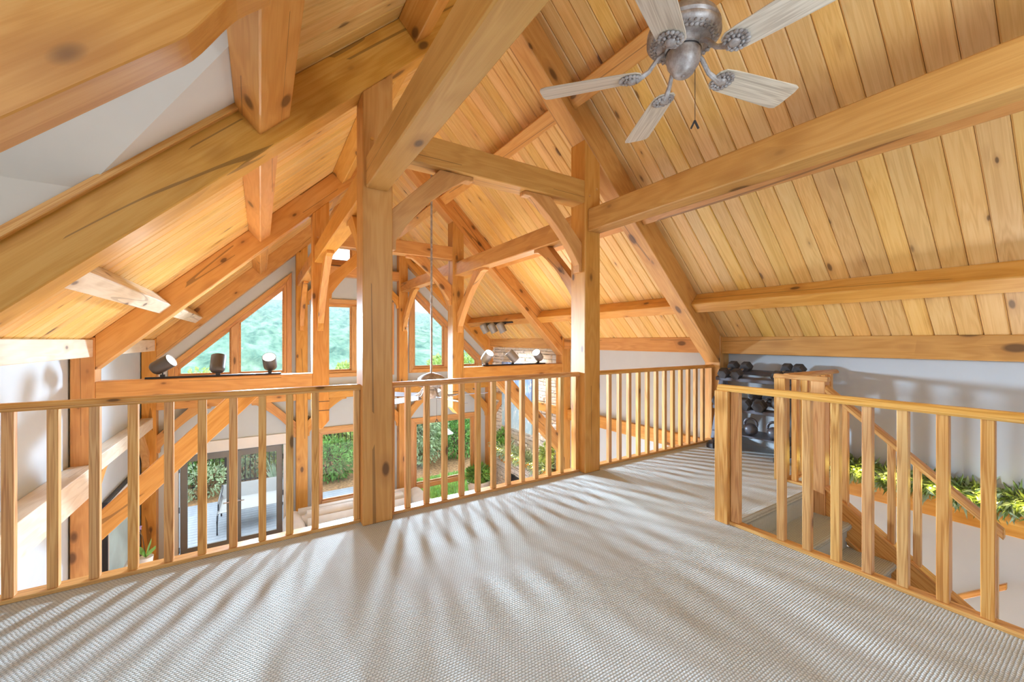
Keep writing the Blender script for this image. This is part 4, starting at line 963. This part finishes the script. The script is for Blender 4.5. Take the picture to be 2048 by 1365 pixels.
bush('shrub', 'bright lime hedge beyond the fence outside the middle lower window', (2.0, 15.2, -1.75), (1.3, 0.9, 1.25), 3200, 0.16, 'leaf_light', GB)
bush('shrub', 'big grey green bush filling the left of the right lower window', (4.35, 12.6, -1.5), (0.95, 0.9, 1.35), 4200, 0.13, 'leaf_grey', GB)
bush('shrub', 'rounded low bush in front of the fence, right in the right lower window', (5.9, 12.7, -2.1), (0.9, 0.5, 0.75), 1600, 0.13, 'leaf', GB)
bush('shrub', 'dark tree-like shrub behind the lamp outside the right lower window', (5.9, 14.6, -1.6), (1.2, 0.9, 1.4), 3200, 0.16, 'leaf_deep', GB)
bush('shrub', 'sunlit yellow shrub at the right of the right lower window', (7.4, 14.8, -1.6), (1.1, 0.9, 1.4), 3000, 0.15, 'leaf_light', GB)
bush('shrub', 'tall shrub behind the others outside the right lower window', (4.6, 16.5, -1.7), (1.6, 0.9, 1.3), 3200, 0.18, 'leaf', GB)
for k in range(8):
    bush('shrub', ['hedge shrub behind the fence, leftmost through the door glass', 'hedge shrub behind the fence outside the left door leaf', 'hedge shrub behind the fence between the door leaves', 'hedge shrub behind the fence outside the right door leaf', 'hedge shrub behind the fence left of the middle lower window', 'hedge shrub behind the fence seen past the near left post', 'hedge shrub behind the fence left in the right lower window', 'hedge shrub behind the fence right in the right lower window'][k],
         (-4.2 + 1.75 * k, 17.4 + 0.5 * (k % 2), -1.9 + 0.1 * (k % 3)), (1.25, 0.9, 1.2), 1800, 0.22, ('leaf', 'leaf_light', 'leaf_grey')[k % 3], GB)
t = thing('flax_plant', (0.35, 12.4, -2.8), 'spiky grey green sword-leaved plant beside the deck', 'shrub', GB)
m = MB()
for k in range(70):
    a = rng.uniform(0, 6.28); l = rng.uniform(0.5, 1.05); o_ = rng.uniform(0.05, 0.45); p = Vector((0.35, 12.4, -2.8)); s_ = Vector((-math.sin(a), math.cos(a), 0)) * 0.022; d = Vector((math.cos(a) * o_, math.sin(a) * o_, 1)).normalized()
    m.add([p - s_, p + s_, p + d * l * .6 + s_ * .9, p + d * l + Vector((math.cos(a), math.sin(a), -.2)) * .12 * o_ * 2, p + d * l * .6 - s_ * .9], [(0, 1, 2, 4), (4, 2, 3)])
stuff(build('blades', m, 'garland_pale', t))
# garden lamp / feeder pole
t = thing('bird_feeder', (5.05, 11.9, -2.8), 'dark garden pole with a white cone baffle outside the right window', 'feeder pole')
build('pole', MB().tube([(5.05, 11.9, -2.8), (5.05, 11.9, -0.2)], 0.022, 8), 'black', t)
build('cone_baffle', MB().lathe([(0.20, 0), (0.19, 0.01), (0.03, 0.15), (0.025, 0.16)], (5.05, 11.9, -1.72), seg=22), 'slate', t, smooth=40)
# trees near the house that show at the sills of the upper windows
GT = 'tree tops below the upper windows'
for k, (x, y, z, rx, rz, mt, lb) in enumerate((
        (-4.9, 48, -4.4, 2.4, 3.1, 'leaf_light', 'bright tree top at the sill of the leftmost upper window'), (8.4, 50, -3.6, 1.3, 2.2, 'leaf_light', 'small tree top at the sill of the middle upper window'),
        (18.5, 46, -2.9, 1.5, 2.4, 'leaf_light', 'sunlit tree top at the right of the tall right upper window'), (24.0, 48, -2.6, 1.7, 2.4, 'leaf_light', 'tree top in the small rightmost upper window'))):
    bush('tree', lb, (x, y, z), (rx, 2.0, rz), 1300, 0.45, mt, GT, asp=0.6)
# wooded mountain: one terrain with crowns for relief
from mathutils import noise as mn
m = MB(); NX, NY = 190, 120
vs = []
for j in range(NY):
    fy = j / (NY - 1); y = 70 + 900 * fy ** 1.35
    for i in range(NX):
        x = (-0.75 + 1.75 * i / (NX - 1)) * (y * 1.02 + 60)
        base = -14 + 0.0 * y
        ridge = 0.118 - 0.026 * max(-1, min(2, x / max(y, 1) / 0.5)) + 0.012 * mn.noise(Vector((x * 0.004, 3.1, 0)))
        hgt = base + (95 - 42 * max(-0.5, min(1.2, x / max(y, 1)))) * (fy ** 1.5) * (1 + 0.10 * mn.noise(Vector((x * 0.006, y * 0.006, 0))))
        cr = 1.2 + 4.5 * abs(mn.noise(Vector((x * 0.11, y * 0.03, 5)))) * min(2.2, 0.6 + y / 350)
        vs.append((x, y, hgt + cr))
fs = [(j * NX + i, j * NX + i + 1, (j + 1) * NX + i + 1, (j + 1) * NX + i) for j in range(NY - 1) for i in range(NX - 1)]
m.add(vs, fs)
hl = build('hills', m, 'forest', origin=(0, 0, 0)); struct(hl)
hz_m = bpy.data.materials.new('valley_haze'); hz_m.use_nodes = True; hz_m.node_tree.nodes.clear()
ho = hz_m.node_tree.nodes.new('ShaderNodeOutputMaterial'); hv = hz_m.node_tree.nodes.new('ShaderNodeVolumeScatter')
hv.inputs['Color'].default_value = (0.66, 0.82, 1.0, 1); hv.inputs['Density'].default_value = 0.0007; hz_m.node_tree.links.new(hv.outputs[0], ho.inputs['Volume'])
stuff(tag(build('haze', MB().box(-900, 1800, 65, 1000, -40, 150), hz_m), 'blue summer haze in the valley before the mountain', 'haze'))
t = thing('house', (-12.2, 238, 0), 'tiny white houses far off on the wooded mountain', 'house')
for k, (dx, dz) in enumerate(((-3.0, 0), (3.2, 0.5))):
    build('wall', MB().box(-8.5 + dx - 2.4, -8.5 + dx + 2.4, 262, 267, -9 + dz, -3.6 + dz), 'housewhite', t)
    build('roof', MB().prism([(-8.5 + dx - 2.9, 261.5, -3.6 + dz), (-8.5 + dx + 2.9, 261.5, -3.6 + dz), (-8.5 + dx, 261.5, -1.9 + dz)], (0, 6, 0)), 'slate', t)
